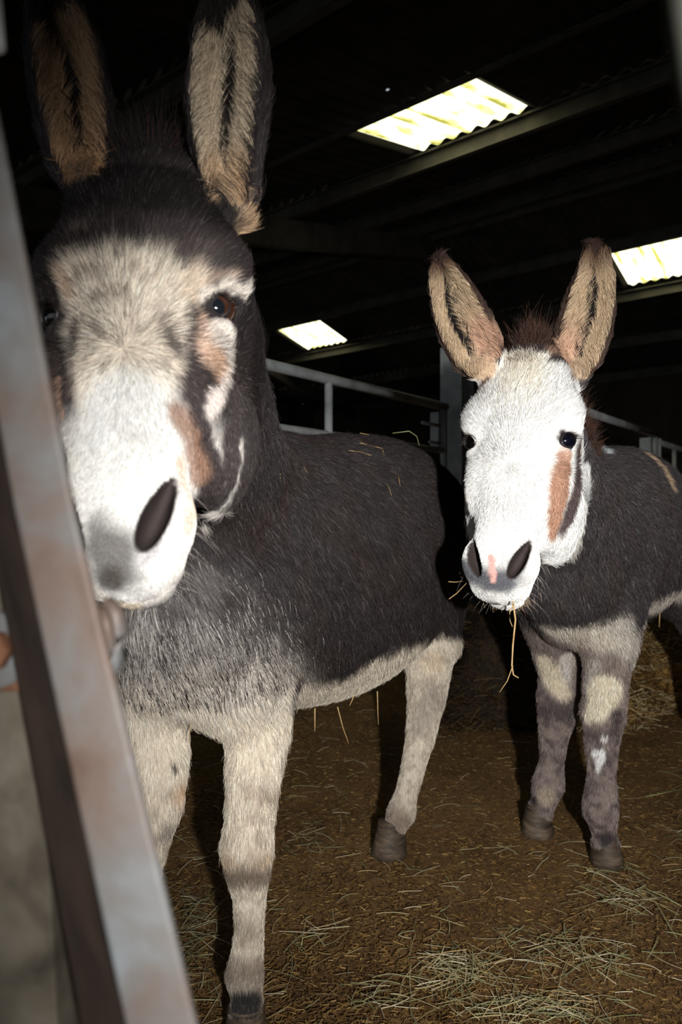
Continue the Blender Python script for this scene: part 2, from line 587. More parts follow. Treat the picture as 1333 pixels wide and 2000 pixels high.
DARK1 = srgb(52, 47, 47); DARK2 = srgb(74, 69, 70)
def ear_info(S, X):
    """per point: ear index (-1 none), position along the ear 0..1, across -1..1, axis"""
    n = len(X)
    idx = np.full(n, -1); tt = np.zeros(n); uu = np.zeros(n); vv = np.zeros(n); ax = np.zeros((n, 3)); op_ = np.zeros((n, 3)); sd_ = np.zeros((n, 3))
    for e, (pts, wd, op, sd) in enumerate(S.ears):
        best = np.full(n, 9.0)
        m_ = len(pts) - 1
        for i in range(m_):
            a, b = pts[i], pts[i + 1]
            ab = b - a
            t = np.clip(((X - a) @ ab) / (ab @ ab), 0, 1)
            r = X - a - t[:, None] * ab
            d = np.linalg.norm(r, axis=1)
            w_ = wd[i] + (wd[i + 1] - wd[i]) * t
            ok = (d < best) & (d < w_ * 1.12 + .004)
            best = np.where(ok, d, best)
            idx[ok] = e
            tt[ok] = ((i + t) / m_)[ok]
            uu[ok] = ((r @ sd[i]) / w_)[ok]
            vv[ok] = (r @ op[i])[ok]
            ax[ok] = nrm(ab); op_[ok] = op[i]; sd_[ok] = sd[i]
    return idx, tt, uu, vv, ax, op_, sd_

def front1(X, Y):
    w_ = (vnoise(X, 9.0) - .5) * .16
    f = sstep((1.40 + w_ - Y[:, 1] - 0.12 * (Y[:, 0] + .2)) / .22) * sstep((.93 + w_ - Y[:, 2]) / .22)
    return f * sstep((-.035 + w_ * .5 - Y[:, 0]) / .10)
FRONT = [front1]
def base1(X, Y):
    n = len(X)
    col = np.tile(DARK1, (n, 1))
    nz = vnoise(X, 22); nf = vnoise(X, 70)
    # warm brown undertone on flank
    col = mixc(col, srgb(54, 41, 37), sstep(nz * 1.3 - .4) * .6)
    H = H1.loc(X)
    neckbody = X[:, 1] > .93
    # mottled grey chest
    front = FRONT[0](X, Y) * neckbody
    grey = mixc(np.tile(srgb(138, 132, 130), (n, 1)), srgb(205, 195, 182), sstep((.82 - Y[:, 2]) / .2))
    grey = mixc(grey, srgb(62, 56, 56), sstep((nz - .55) * 3.5) * .75 * sstep((Y[:, 2] - .66) / .08))
    col = mixc(col, grey, front)
    muz = sstep((H[:, 1] - .30) / .05) * sstep((H[:, 2] + .13) / .03) * (X[:, 1] < .85)
    col = mixc(col, np.tile(srgb(226, 220, 212), (n, 1)), muz)
    # pale belly and legs
    zb = .612 + .042 * sstep((Y[:, 1] - 1.40) / .1) - .055 * sstep((Y[:, 1] - 1.5) / .45) + (nz - .5) * .03 + .05 * front
    low = sstep((zb - Y[:, 2]) / (.03 + .07 * front) + .5)
    pale = mixc(np.tile(srgb(228, 215, 196), (n, 1)), srgb(176, 160, 142), sstep(nf * 1.6 - .6) * .8 * sstep((.52 - Y[:, 2]) / .05))
    pale = mixc(pale, srgb(130, 116, 104), sstep((.16 - np.abs(Y[:, 2] - .05)) / .12) * .35)
    col = mixc(col, pale, low)
    i, t, u, v, ax, op, sd = ear_info(S1, X)
    e = (i >= 0) & ((t > .02) | (i == 0))
    inside = e & (np.abs(u) < .86) & (v > -.016)
    tan = np.where((i == 1)[:, None], srgb(184, 150, 116), srgb(216, 196, 168))
    tan = tan * (1 - .35 * sstep((t - .62) / .3))[:, None]
    tan = mixc(tan, srgb(205, 160, 115), sstep((.25 - t) / .12) * .6)
    col[e] = srgb(48, 42, 42)
    col[inside] = tan[inside]
    slit = inside & (np.abs(u + .02 * np.sin(t * 20) - .05) < (.25 + .14 * nf) * np.sin(np.clip(t * 1.15, 0, 1) * math.pi)) & (t < .86)
    col[slit] = srgb(30, 26, 24)
    col[e & (t + .12 * nf + .10 * (u < -.3) > .84)] = srgb(40, 34, 32)
    return col

def base2(X, Y):
    n = len(X)
    nz = vnoise(X, 22); nf = vnoise(X, 70)
    col = np.tile(DARK2, (n, 1))
    col = mixc(col, srgb(76, 62, 57), sstep(nz * 1.3 - .4) * .55)
    H = H2.loc(Y)
    onhead = X[:, 1] < 1.47
    face = onhead & (H[:, 2] > -.245 + .0 * H[:, 1]) & (H[:, 1] > .018 + .35 * np.abs(H[:, 0]) * 0) & (H[:, 1] < .56) & (np.abs(H[:, 0]) < .15)
    behind = (H[:, 2] < -.13) & (H[:, 1] < .20)
    face &= ~behind
    face &= ~((H[:, 1] < .045) & (np.abs(H[:, 0]) > .045))
    white = mixc(np.tile(srgb(250, 248, 242), (n, 1)), srgb(244, 232, 212), sstep((.19 - H[:, 1]) / .14) * sstep((.075 - np.abs(H[:, 0])) / .06))
    col[face] = white[face]
    # legs: taupe below, pale chest
    leg = sstep((.655 - Y[:, 2]) / .05) * (Y[:, 1] < 2.15)
    upper = sstep((Y[:, 2] - .40) / .06)
    col = mixc(col, mixc(np.tile(srgb(146, 131, 124), (n, 1)), srgb(96, 84, 82), sstep(nf * 2 - .7) * (1 - .7 * upper)), leg)
    i, t, u, v, ax, op, sd = ear_info(S2, X)
    e = (i >= 0) & (t > .02)
    inside = e & (np.abs(u) < .88) & (v > -.012)
    tan = np.tile(srgb(205, 180, 148), (n, 1))
    tan = mixc(tan, srgb(105, 78, 60), sstep((t - .62) / .25))
    tan = mixc(tan, srgb(214, 174, 146), sstep((.45 - t) / .3) * sstep(np.where(i == 0, -u, u) * 2 + .4))
    col[e] = srgb(70, 54, 46)
    col[inside] = tan[inside]
    slit = inside & (np.abs(u - np.where(i == 0, .15, -.25)) < (.20 + .12 * nf) * np.sin(np.clip(t * 1.2, 0, 1) * math.pi)) & (t < .8) & (t > .14)
    col[slit] = srgb(28, 22, 20)
    col[e & (t > .88)] = srgb(60, 42, 36)
    return col

K1 = Coat(S1, base1)
st = K1.stroke
LIGHT = (222, 208, 190); CREAM = (232, 218, 200); WHITE = (235, 233, 228); TAN = (196, 160, 134); BRN = (152, 118, 98); DK = (62, 54, 54)
st([(165, 560, 56), (240, 560, 64), (305, 568, 60)], LIGHT, 16)
st([(225, 535, 38), (325, 528, 32)], (205, 196, 178), 16, .85)
st([(240, 620, 120), (240, 740, 100)], CREAM, 22)
st([(250, 800, 100), (255, 900, 105), (255, 990, 100)], WHITE, 45)
st([(265, 1040, 95), (255, 1100, 80)], WHITE, 18)
st([(330, 1060, 40), (290, 1130, 40), (250, 1160, 35)], WHITE, 12)
# mottles around the whorl
for q in ([(165, 640, 13), (150, 690, 12), (145, 760, 8)], [(300, 640, 12), (325, 680, 14)], [(195, 600, 8), (240, 590, 7)], [(275, 655, 9), (235, 670, 8)], [(215, 530, 7), (205, 570, 5)],
          [(150, 480, 16), (190, 470, 12)], [(300, 490, 10), (340, 500, 13)], [(140, 590, 8), (165, 560, 10)]):
    st(q, (118, 106, 98), 12, .75)
for q in range(34):
    x_ = rng.uniform(125, 375); y_ = rng.uniform(470, 730)
    dx_ = (x_ - 240) * .16; dy_ = (y_ - 680) * .14
    st([(x_, y_, rng.uniform(3, 8)), (x_ + dx_ + rng.normal() * 5, y_ + dy_ + rng.normal() * 5, rng.uniform(2, 6))], ((84, 74, 68), (120, 106, 92), (96, 84, 74))[q % 3], 8, rng.uniform(.5, 1.0))
st([(160, 650, 14), (150, 690, 10)], (70, 62, 58), 10, .8)
st([(318, 655, 12), (335, 690, 12)], (70, 62, 58), 10, .8)
st([(200, 640, 6), (215, 660, 5)], (84, 74, 68), 8, .7)
st([(300, 470, 10), (345, 488, 14), (345, 520, 10)], DK, 8)
st([(110, 505, 18), (150, 488, 15), (230, 470, 15), (300, 468, 12)], (46, 40, 40), 8)
st([(395, 548, 9), (450, 545, 7)], (200, 176, 158), 6, .7)
# dark crown and brow
st([(330, 440, 60), (440, 480, 50), (480, 540, 26)], DK, 16)
st([(365, 520, 26), (390, 510, 30)], (70, 62, 60), 12)
st([(360, 590, 24), (380, 560, 24)], (214, 196, 176), 12)
st([(360, 620, 12), (366, 690, 15), (372, 770, 18), (395, 840, 24), (415, 930, 30), (408, 980, 14)], DK, 8)
st([(395, 640, 26), (400, 690, 24)], (222, 190, 168), 14)
st([(425, 660, 38), (432, 700, 28)], (222, 212, 202), 12)
st([(410, 700, 18), (425, 735, 16)], TAN, 12)
st([(432, 730, 14), (420, 770, 18), (408, 810, 10)], (220, 208, 200), 8)
st([(395, 580, 16), (440, 560, 11), (474, 570, 10), (472, 600, 6)], (220, 210, 198), 7)
st([(150, 400, 50), (280, 375, 80), (420, 430, 50)], (34, 30, 30), 20)  # crown coat painted darker still, to offset the flash falling on it
st([(452, 372, 13), (466, 425, 8)], (205, 176, 146), 5)
st([(490, 600, 14), (478, 680, 22), (460, 760, 26), (455, 850, 30), (440, 930, 24)], DK, 8)
st([(345, 800, 22), (372, 860, 28), (386, 920, 26)], BRN, 13, .85)
st([(352, 900, 20), (378, 985, 22), (366, 1030, 16)], (226, 196, 176), 12, .8)
st([(472, 860, 5), (464, 930, 5), (438, 985, 7), (395, 1022, 8)], (205, 198, 190), 7)
st([(318, 1180, 10), (326, 1230, 16), (316, 1290, 12)], (82, 76, 74), 14, .8)
st([(430, 1200, 22), (480, 1215, 20)], (78, 72, 72), 22, .7)
st([(350, 1130, 22), (400, 1120, 24)], (120, 114, 112), 24, .7)
st([(285, 1200, 22)], (172, 168, 164), 16, .7)
st([(370, 1320, 50), (470, 1340, 46)], (206, 196, 184), 30, .7)
# right side of the face
st([(118, 640, 12), (112, 700, 16), (112, 770, 14)], (70, 58, 54), 8)
st([(128, 800, 10), (124, 740, 6)], (160, 130, 112), 8)
st([(130, 545, 16), (150, 580, 14)], (205, 180, 158), 10)
st([(98, 560, 22), (105, 585, 22)], (40, 34, 32), 8)
# nose pad
st([(195, 1030, 26), (215, 1080, 58), (228, 1122, 46)], (104, 100, 97), 28, .92)
st([(215, 1120, 22), (222, 1140, 14)], (70, 62, 56), 14, .8)
st([(310, 1065, 14), (285, 1090, 12)], (196, 192, 192), 10)
st([(255, 1178, 22), (215, 1172, 16)], (205, 190, 166), 10)
st([(428, 602, 32), (396, 620, 13)], (48, 42, 42), 5)
# leg patches
st([(440, 1702, 26), (484, 1708, 26), (530, 1700, 24)], (112, 98, 84), 16, .9)
st([(440, 1675, 16), (520, 1672, 16)], (188, 160, 128), 14, .6)
st([(445, 1890, 24), (484, 1895, 24), (515, 1890, 20)], (136, 120, 106), 16, .85)
st([(470, 1800, 22), (500, 1830, 20)], (160, 146, 130), 18, .6)
st([(568, 1420, 10), (566, 1500, 9), (548, 1580, 8)], (96, 86, 78), 10, .8)
st([(480, 1968, 40)], (58, 54, 54), 12)
st([(340, 1500, 7)], (70, 64, 60), 4)
st([(355, 1540, 22)], (190, 150, 110), 14, .7)
st([(330, 1620, 22)], (96, 90, 86), 16, .6)
st([(560, 1470, 18), (545, 1550, 10)], (150, 136, 120), 12, .6)
st([(775, 1600, 26)], (120, 100, 86), 12, .6)
st([(850, 1360, 26), (820, 1420, 18)], (150, 140, 130), 14, .6)
st([(850, 1290, 22)], (226, 200, 168), 14, .5)
st([(575, 1330, 18), (565, 1370, 14)], (60, 50, 50), 10)

K2 = Coat(S2, base2)
st = K2.stroke
st([(1100, 895, 20), (1096, 940, 28), (1090, 990, 26), (1082, 1040, 12)], (180, 138, 114), 7)
st([(1126, 880, 9), (1127, 930, 17), (1118, 985, 22), (1102, 1032, 14)], (84, 70, 68), 7)
st([(1135, 1030, 8), (1115, 1075, 14)], (236, 230, 220), 5)
st([(912, 930, 8), (915, 990, 9)], (90, 74, 68), 6)
st([(908, 850, 14)], (34, 28, 28), 6)
st([(1100, 854, 13), (1122, 852, 6)], (40, 34, 34), 5)
st([(1130, 862, 5), (1128, 890, 8)], (86, 60, 50), 5)
st([(1108, 885, 14)], (205, 170, 150), 12, .7)
st([(908, 1112, 22), (940, 1128, 26), (975, 1135, 28), (1012, 1118, 26)], (92, 92, 97), 14)
st([(930, 1090, 9), (995, 1095, 9)], (125, 125, 130), 12, .7)
st([(962, 1085, 6), (963, 1115, 7), (966, 1132, 4)], (232, 176, 166), 4)
st([(1010, 1090, 6)], (226, 176, 166), 6, .6)
st([(930, 1152, 5), (970, 1166, 6), (1010, 1155, 5)], (222, 220, 216), 4)
st([(970, 1180, 10)], (120, 112, 104), 7)
st([(960, 660, 26), (985, 670, 10)], (208, 166, 140), 14, .8)
st([(1080, 690, 14)], (208, 166, 140), 12, .6)
st([(948, 726, 24), (930, 716, 14)], (214, 186, 156), 6)
st([(1120, 738, 14), (1136, 735, 10)], (200, 176, 150), 5)
st([(992, 694, 5), (955, 748, 5), (928, 768, 5)], (96, 74, 62), 4)
st([(1088, 700, 4), (1118, 752, 4), (1146, 790, 4)], (96, 74, 62), 4)
# body
st([(1168, 855, 4), (1172, 872, 8), (1186, 890, 4)], (216, 222, 224), 5)
st([(1258, 885, 9), (1290, 912, 14), (1312, 950, 8)], (196, 170, 140), 6)
st([(1080, 1225, 22), (1130, 1235, 34), (1200, 1235, 34)], (226, 216, 200), 18, 1.0)
st([(1215, 1215, 24), (1225, 1270, 14)], (216, 208, 196), 14, .8)
st([(1062, 1290, 18), (1078, 1315, 26), (1100, 1350, 15)], (224, 210, 186), 9)
st([(1110, 1280, 12), (1108, 1320, 9)], (205, 198, 190), 8)
st([(1165, 1290, 14), (1150, 1330, 12)], (200, 192, 182), 12, .7)
st([(1185, 1345, 32), (1165, 1385, 22), (1148, 1400, 10)], (236, 224, 200), 7)
st([(1208, 1395, 14)], (84, 72, 70), 7)
st([(1065, 1385, 16), (1110, 1390, 16)], (84, 74, 74), 10)
st([(1150, 1430, 14), (1205, 1425, 16)], (92, 80, 78), 10, .8)
st([(1120, 1290, 9), (1130, 1240, 14)], (190, 176, 164), 12, .8)
st([(1215, 1300, 14)], (176, 160, 148), 12, .7)
st([(1181, 1440, 8)], (236, 232, 226), 4)
st([(1162, 1472, 7), (1178, 1466, 6), (1172, 1492, 6), (1170, 1505, 2)], (240, 238, 234), 3)
st([(1262, 1215, 20), (1300, 1170, 26), (1333, 1150, 22)], (214, 204, 190), 10)
st([(1244, 1230, 8), (1236, 1290, 9)], (214, 206, 194), 8, .8)
st([(1070, 1555, 18)], (196, 180, 158), 10, .7)
st([(1190, 1640, 20)], (66, 58, 58), 8)
st([(1045, 1562, 10)], (60, 52, 52), 6)

coat_skin = attr_mat('donkey_skin', .8, .15, .8)
coat_fur = attr_mat('donkey_fur', .55, .25, 1.0)
hoof_mat = noise_mat('hoof_horn', [(.3, srgb(52, 44, 38)), (.55, srgb(92, 78, 64)), (.75, srgb(130, 112, 92))], 18, 5, .55, bump=.35, bscale=60, stretch=(1, 1, 4))

def skin_object(name, V, Q, K):
    me = bpy.data.meshes.new(name)
    me.vertices.add(len(V)); me.vertices.foreach_set('co', V.astype(np.float32).ravel())
    me.loops.add(Q.size); me.loops.foreach_set('vertex_index', Q.astype(np.int32).ravel())
    me.polygons.add(len(Q)); me.polygons.foreach_set('loop_start', np.arange(0, Q.size, 4, dtype=np.int32))
    me.update(calc_edges=True)
    me.polygons.foreach_set('use_smooth', [True] * len(Q))
    a = me.attributes.new('coat', 'FLOAT_COLOR', 'POINT')
    c = K.color(V)
    a.data.foreach_set('color', np.concatenate([c, np.ones((len(c), 1))], 1).astype(np.float32).ravel())
    me.materials.append(coat_skin)
    return link(name, me), c

def hair_object(name, roots, pts, rad, cols, mat, parent):
    """pts (n, k, 3)"""
    n, k, _ = pts.shape
    h = bpy.data.hair_curves.new(name)
    h.add_curves([k] * n)
    h.attributes['position'].data.foreach_set('vector', pts.astype(np.float32).ravel())
    ra = h.attributes.get('radius') or h.attributes.new('radius', 'FLOAT', 'POINT')
    taper = np.linspace(1.0, 0.15, k)[None, :] * rad[:, None]
    ra.data.foreach_set('value', taper.astype(np.float32).ravel())
    a = h.attributes.new('coat', 'FLOAT_COLOR', 'CURVE')
    a.data.foreach_set('color', np.concatenate([cols, np.ones((n, 1))], 1).astype(np.float32).ravel())
    h.materials.append(mat)
    return link(name, h, parent)

def sample_surface(V, Q, count, wfun):
    A = V[Q[:, 0]]; B = V[Q[:, 1]]; Cc = V[Q[:, 2]]; D = V[Q[:, 3]]
    nn = np.cross(Cc - A, D - B)
    area = np.linalg.norm(nn, axis=1) * .5
    nn /= np.maximum(np.linalg.norm(nn, axis=1), 1e-12)[:, None]
    cen = (A + B + Cc + D) * .25
    wgt = area * wfun(cen, nn)
    cum = np.cumsum(wgt); tot = cum[-1]
    r = rng.random(count) * tot
    i = np.minimum(np.searchsorted(cum, r), len(cum) - 1)
    u = rng.random((count, 1)); v = rng.random((count, 1))
    X = (A[i] * (1 - u) + B[i] * u) * (1 - v) + (D[i] * (1 - u) + Cc[i] * u) * v
    # smooth normals
    vn = np.zeros_like(V)
    for c in range(4):
        for d in range(3):
            vn[:, d] += np.bincount(Q[:, c], (nn * area[:, None])[:, d], len(V))
    vn /= np.maximum(np.linalg.norm(vn, axis=1), 1e-12)[:, None]
    N = (vn[Q[i, 0]] * (1 - u) + vn[Q[i, 1]] * u) * (1 - v) + (vn[Q[i, 3]] * (1 - u) + vn[Q[i, 2]] * u) * v
    N /= np.linalg.norm(N, axis=1)[:, None]
    return X, N

def unit(A):
    return A / np.maximum(np.linalg.norm(A, axis=1), 1e-9)[:, None]

def grow(X, N, flow, length, lift, cols, rad, name, parent, mat=None, clump=.28, cell=.012, k=5, curl=.17, seed=0):
    n = len(X)
    T = unit(flow - (flow * N).sum(1)[:, None] * N)
    jit = rng.normal(size=(n, 3)) * .22
    wv = np.stack([vnoise(X + 5 * (q + 1) + seed, 26.0) for q in range(3)], 1) - .5
    T = unit(T + jit * .6 + wv * 1.3 * curl * 2)
    L = (length * rng.uniform(.6, 1.15, n))[:, None]
    D0 = unit(N * lift[:, None] + T)
    pts = np.zeros((n, k, 3))
    for q in range(k):
        t = q / (k - 1)
        bend = unit(D0 * (1 - t * .55) + T * t * .55 - N * (t * t * .12))
        pts[:, q] = X + bend * L * t
    # clump the tips
    cid = np.floor((X + rng.normal(size=(1, 3)) * .01) / cell).astype(np.int64)
    hsh = (cid[:, 0] * 73856093 ^ cid[:, 1] * 19349663 ^ cid[:, 2] * 83492791) & 0xffff
    u_, inv = np.unique(hsh, return_inverse=True)
    tip = pts[:, -1] - X
    cen = np.zeros((len(u_), 3)); cx = np.zeros((len(u_), 3))
    cnt = np.bincount(inv)
    for d in range(3):
        cx[:, d] = np.bincount(inv, X[:, d]) / cnt
        cen[:, d] = np.bincount(inv, tip[:, d]) / cnt
    target = (cx + cen)[inv]
    ok = np.linalg.norm(target - pts[:, -1], axis=1) < cell * 2.5
    for q in range(1, k):
        t = q / (k - 1)
        pts[:, q] += np.where(ok[:, None], (target - pts[:, -1]) * clump * t * t * .6, 0)
    j = rng.normal(size=n) * .24 + 1
    c = np.clip(cols * np.clip(j, .45, 1.6)[:, None], 0, .95)
    o = hair_object(name, X, pts, rad, c, mat or coat_fur, parent)
    o['kind'] = 'stuff'
    return o

CAMP = np.array([0, 0, CAMZ])
def view_weight(cen, nn, back=.12):
    d = unit(CAMP - cen)
    f = (d * nn).sum(1)
    return np.where(f > -.35, 1.0, back)

def head_flow(H, X, whorl_y):
    """hair parts at a whorl between the eyes: up above it, down the nose below it"""
    L = H.loc(X)
    r = np.stack([L[:, 0] * 1.2, L[:, 1] - whorl_y, np.zeros(len(X))], 1)
    nr = np.linalg.norm(r, axis=1)
    r = unit(r)
    d = r[:, :1] * H.ex + r[:, 1:2] * H.ey + 0 * H.ez
    down = np.tile(H.ey, (len(X), 1)) * .9 + np.sign(L[:, :1]) * H.ex * .15 - H.ez * .25
    wgt = sstep((L[:, 1] - whorl_y) / .08)[:, None] * .75 + .25 * sstep((nr[:, None] - .08) / .05) * (L[:, 1:2] > whorl_y)
    return unit(d * (1 - wgt) + down * wgt), L

def fur(name, V, Q, S, K, H, back_axis, head_y, total, whorl, thickness, seed):
    def wf(cen, nn):
        L = H.loc(cen)
        hd = (cen[:, 1] < head_y)
        w_ = view_weight(cen, nn) * np.where(hd, 2.6, 1.0)
        d = np.linalg.norm(cen - CAMP, axis=1)
        w_ *= (1.3 / np.clip(d, .7, 3)) ** 1.1
        for sx in (-1, 1):
            e = np.linalg.norm(cen - H.eye(sx), axis=1)
            w_ *= np.where(e < .0275, .0, 1)
        w_ *= np.where(cavity(S, cen) < .0022, 0, 1)
        return w_
    X, N = sample_surface(V, Q, total, wf)
    n = len(X)
    cols = K.color(X)
    hf, L = head_flow(H, X, whorl)
    onhead = X[:, 1] < head_y
    body = np.tile(back_axis * .55 + np.array([0, 0, -.9]), (n, 1))
    low = sstep((.62 - X[:, 2]) / .1)[:, None]
    body = body * (1 - low) + np.array([0, 0, -1.]) * low
    flow = np.where(onhead[:, None], hf, body)
    i, t, u, v, ax, op, sd = ear_info(S, X)
    e = (i >= 0) & (t > .02)
    ins = e & (v > -.010) & (np.abs(u) < .9)
    flow[e] = (ax * 1.0 + N * .1)[e]
    flow[ins] = (ax * .8 + sd * (np.sign(u) * -.5)[:, None] + op * .5)[ins]
    length = np.full(n, .026)
    length += .010 * sstep((.95 - X[:, 2]) / .15) * sstep((X[:, 2] - .55) / .1)       # shaggy chest and belly
    length = np.where(X[:, 2] < .55, .020, length)
    length = np.where(X[:, 2] < .34, .014, length)
    ly = L[:, 1]
    hl = .010 + .010 * sstep((.30 - ly) / .14) + .010 * sstep((-.11 - L[:, 2]) / .06) - .0065 * sstep((ly - .36) / .05)
    length = np.where(onhead, hl, length)
    length[e] = .013
    length[ins] = .030
    lift = np.where(onhead, .38, .5)
    lift = np.where(X[:, 2] < .4, .3, lift)
    lift = lift + 0.5 * ins
    length = length * np.where(X[:, 2] < .08, .5, 1)
    rad = np.where(onhead, .00036, np.where(X[:, 1] < 1.5, .00042, .00052)) * thickness
    for sx in (-1, 1):
        de = np.linalg.norm(X - H.eye(sx), axis=1)
        length = length * np.clip((de - .026) / .026, .22, 1)
    fringe = onhead & (L[:, 2] < -.16) & (ly > .12) & (cols.mean(1) > .25)
    length = np.where(fringe, .032, length)
    lift = np.where(fringe, .6, lift)
    if H is H1:
        # roan forehead and salt-and-pepper chest: single dark and pale hairs
        q = rng.random(n)
        fore = onhead & (ly < .29) & (cols.mean(1) > .3)
        cols[fore & (q < .13)] *= .35
        length = length + onhead * .007 * sstep((.31 - ly) / .07) * (length > .01)
        fr = FRONT[0](X, X) * (~onhead)
        cols[(q < .25 * fr * (.35 + 1.0 * sstep((vnoise(X, 17.0) - .3) / .4))) & (X[:, 2] > .60)] = srgb(200, 193, 184)
        cols[(q > 1 - .34 * fr) & (X[:, 2] > .64)] = srgb(58, 52, 52)
    # dark coat: a share of pale hairs
    g = rng.random(n)
    dark = cols.mean(1) < .12
    pale = dark & (g < .06)
    cols[pale] = cols[pale] * 2.2 + .03
    return X, N, flow, length, lift, cols, rad
def make_donkey(name, V, Q, S, K, H, axis, head_y, total, whorl, th, label, seed):
    root, _ = skin_object(name, V, Q, K)
    tag(root, label, 'donkey')
    a = fur(name, V, Q, S, K, H, axis, head_y, total, whorl, th, seed)
    grow(*a[:6], a[6], 'fur', root, seed=seed, cell=.010)
    return root
D1o = make_donkey('donkey', V1, Q1, S1, K1, H1, a1, .97, int(430000 * HQ), .262, 1.0,
    'larger dark brown donkey with mottled grey face standing behind the rusty gate bar', 1)
a2 = nrm([.67, .74, 0])
D2o = make_donkey('donkey', V2, Q2, S2, K2, H2, a2, 1.50, int(300000 * HQ), .250, 1.35,
    'smaller donkey with a white face and brown cheek patch, standing at the right', 2)
print('fur', time.time() - T0)

# ---- eyes, lids, lashes
def lathe_eye(H, sx, r, gaze, slit, iris_col, pupil_col, parent, rings_=(4, 9), ow=.0195, oh=.0145, shift=0.0, lid_col=(34, 28, 28)):
    c = H.eye(sx)
    g = nrm(gaze)
    up = nrm(np.cross(g, slit)); sl = nrm(np.cross(up, g))
    if up[2] < 0: up = -up
    # eyeball, pole towards the gaze
    V = []; Fc = []; nu, nv = 40, 24
    for j in range(nv + 1):
        th = math.pi * j / nv
        th = th ** 1.0
        for i in range(nu):
            ph = 2 * math.pi * i / nu
            rr = r * (1 + (.07 * max(0, 1 - th / .75) ** 1))
            V.append(c + rr * (math.cos(th) * g + math.sin(th) * (math.cos(ph) * sl + math.sin(ph) * up)))
    mi = []
    for j in range(nv):
        for i in range(nu):
            Fc.append((j * nu + i, j * nu + (i + 1) % nu, (j + 1) * nu + (i + 1) % nu, (j + 1) * nu + i))
            mi.append(0 if j < rings_[0] else (1 if j < rings_[1] else 2))
    o = mesh_obj('eye', V, Fc, None, parent, True)
    for nm, col in (('pupil', pupil_col), ('iris', iris_col), ('sclera', (205, 200, 196))):
        m, t, b = new_mat('eye_' + nm)
        b.inputs['Base Color'].default_value = (*srgb(*col), 1)
        b.inputs['Roughness'].default_value = .08
        b.inputs['Specular IOR Level'].default_value = .6
        b.inputs['Coat Weight'].default_value = .5
        o.data.materials.append(m)
    o.data.polygons.foreach_set('material_index', mi)
    # lids: a shell with an almond opening
    V = []; Fc = []; rings = [1.0, 1.05, 1.2, 1.5, 1.9, 2.4]
    n = 48
    outw = nrm(H.ex * sx * .75 + H.ez * .62)
    og = nrm(g * .75 + outw * .25)
    for k_, m_ in enumerate(rings):
        for i in range(n):
            ph = 2 * math.pi * i / n
            cu, cv = math.cos(ph), math.sin(ph)
            h = oh * (1 - abs(cu) ** 2.2) ** .8 * (1.15 if cv > 0 else .85)
            a = ow * cu; b_ = math.copysign(h, cv) if abs(cv) > 1e-6 else 0
            dist = math.hypot(a, b_)
            if k_ > 0:
                ex_ = (m_ - 1) * .0085
                a += cu * ex_ * 1.0; b_ += cv * ex_ * 1.15
            rr = r * (1.06, 1.13, 1.15, 1.12, 1.03, .90)[k_]
            q = og * rr + sl * (a + shift) + up * b_
            q = nrm(q) * rr
            V.append(c + q)
    for k_ in range(len(rings) - 1):
        for i in range(n):
            Fc.append((k_ * n + i, k_ * n + (i + 1) % n, (k_ + 1) * n + (i + 1) % n, (k_ + 1) * n + i))
    m, t, b = new_mat('eyelid_skin')
    b.inputs['Base Color'].default_value = (*srgb(*lid_col), 1)
    b.inputs['Roughness'].default_value = .45
    lid = mesh_obj('eyelid', V, Fc, m, parent, True)
    # lashes along the upper lid
    nl = 70
    pts = np.zeros((nl, 5, 3))
    for i in range(nl):
        ph = math.pi * (i + .5) / nl
        cu = math.cos(ph)
        h = oh * 1.15 * (1 - abs(cu) ** 2.2) ** .8
        q = c + nrm(og * r * 1.1 + sl * (ow * cu + shift) + up * h) * r * 1.1
        d = nrm(og * 1.0 + sl * cu * .7 + up * rng.uniform(-.2, .35))
        ln = rng.uniform(.008, .015)
        for k_ in range(5):
            pts[i, k_] = q + d * ln * k_ / 4 - up * ln * .18 * (k_ / 4) ** 2
    hair_object('eyelashes', None, pts, np.full(nl, .00035), np.tile(srgb(40, 34, 32), (nl, 1)), coat_fur, parent)['kind'] = 'stuff'
    return o
cz = lambda H, sx: CAMP - H.eye(sx)
lathe_eye(H1, 1, 0.0225, nrm(cz(H1, 1)) + np.array([-.12, 0, .1]), nrm([.85, .2, .38]), (62, 36, 26), (22, 26, 32), D1o, (4, 12))
lathe_eye(H1, -1, 0.0225, nrm(nrm(cz(H1, -1)) + np.array([-.8, 0, .0])), nrm([.4, -.8, .2]), (40, 24, 18), (10, 8, 8), D1o)
lathe_eye(H2, 1, 0.0220, nrm(cz(H2, 1)) + np.array([.55, 0, .02]), nrm([.9, .2, .16]), (34, 26, 26), (10, 12, 22), D2o, (5, 7))
lathe_eye(H2, -1, 0.0220, nrm(nrm(cz(H2, -1)) + np.array([-.8, 0, .0])), nrm([.4, -.8, .2]), (34, 22, 18), (8, 6, 6), D2o, (5, 7))

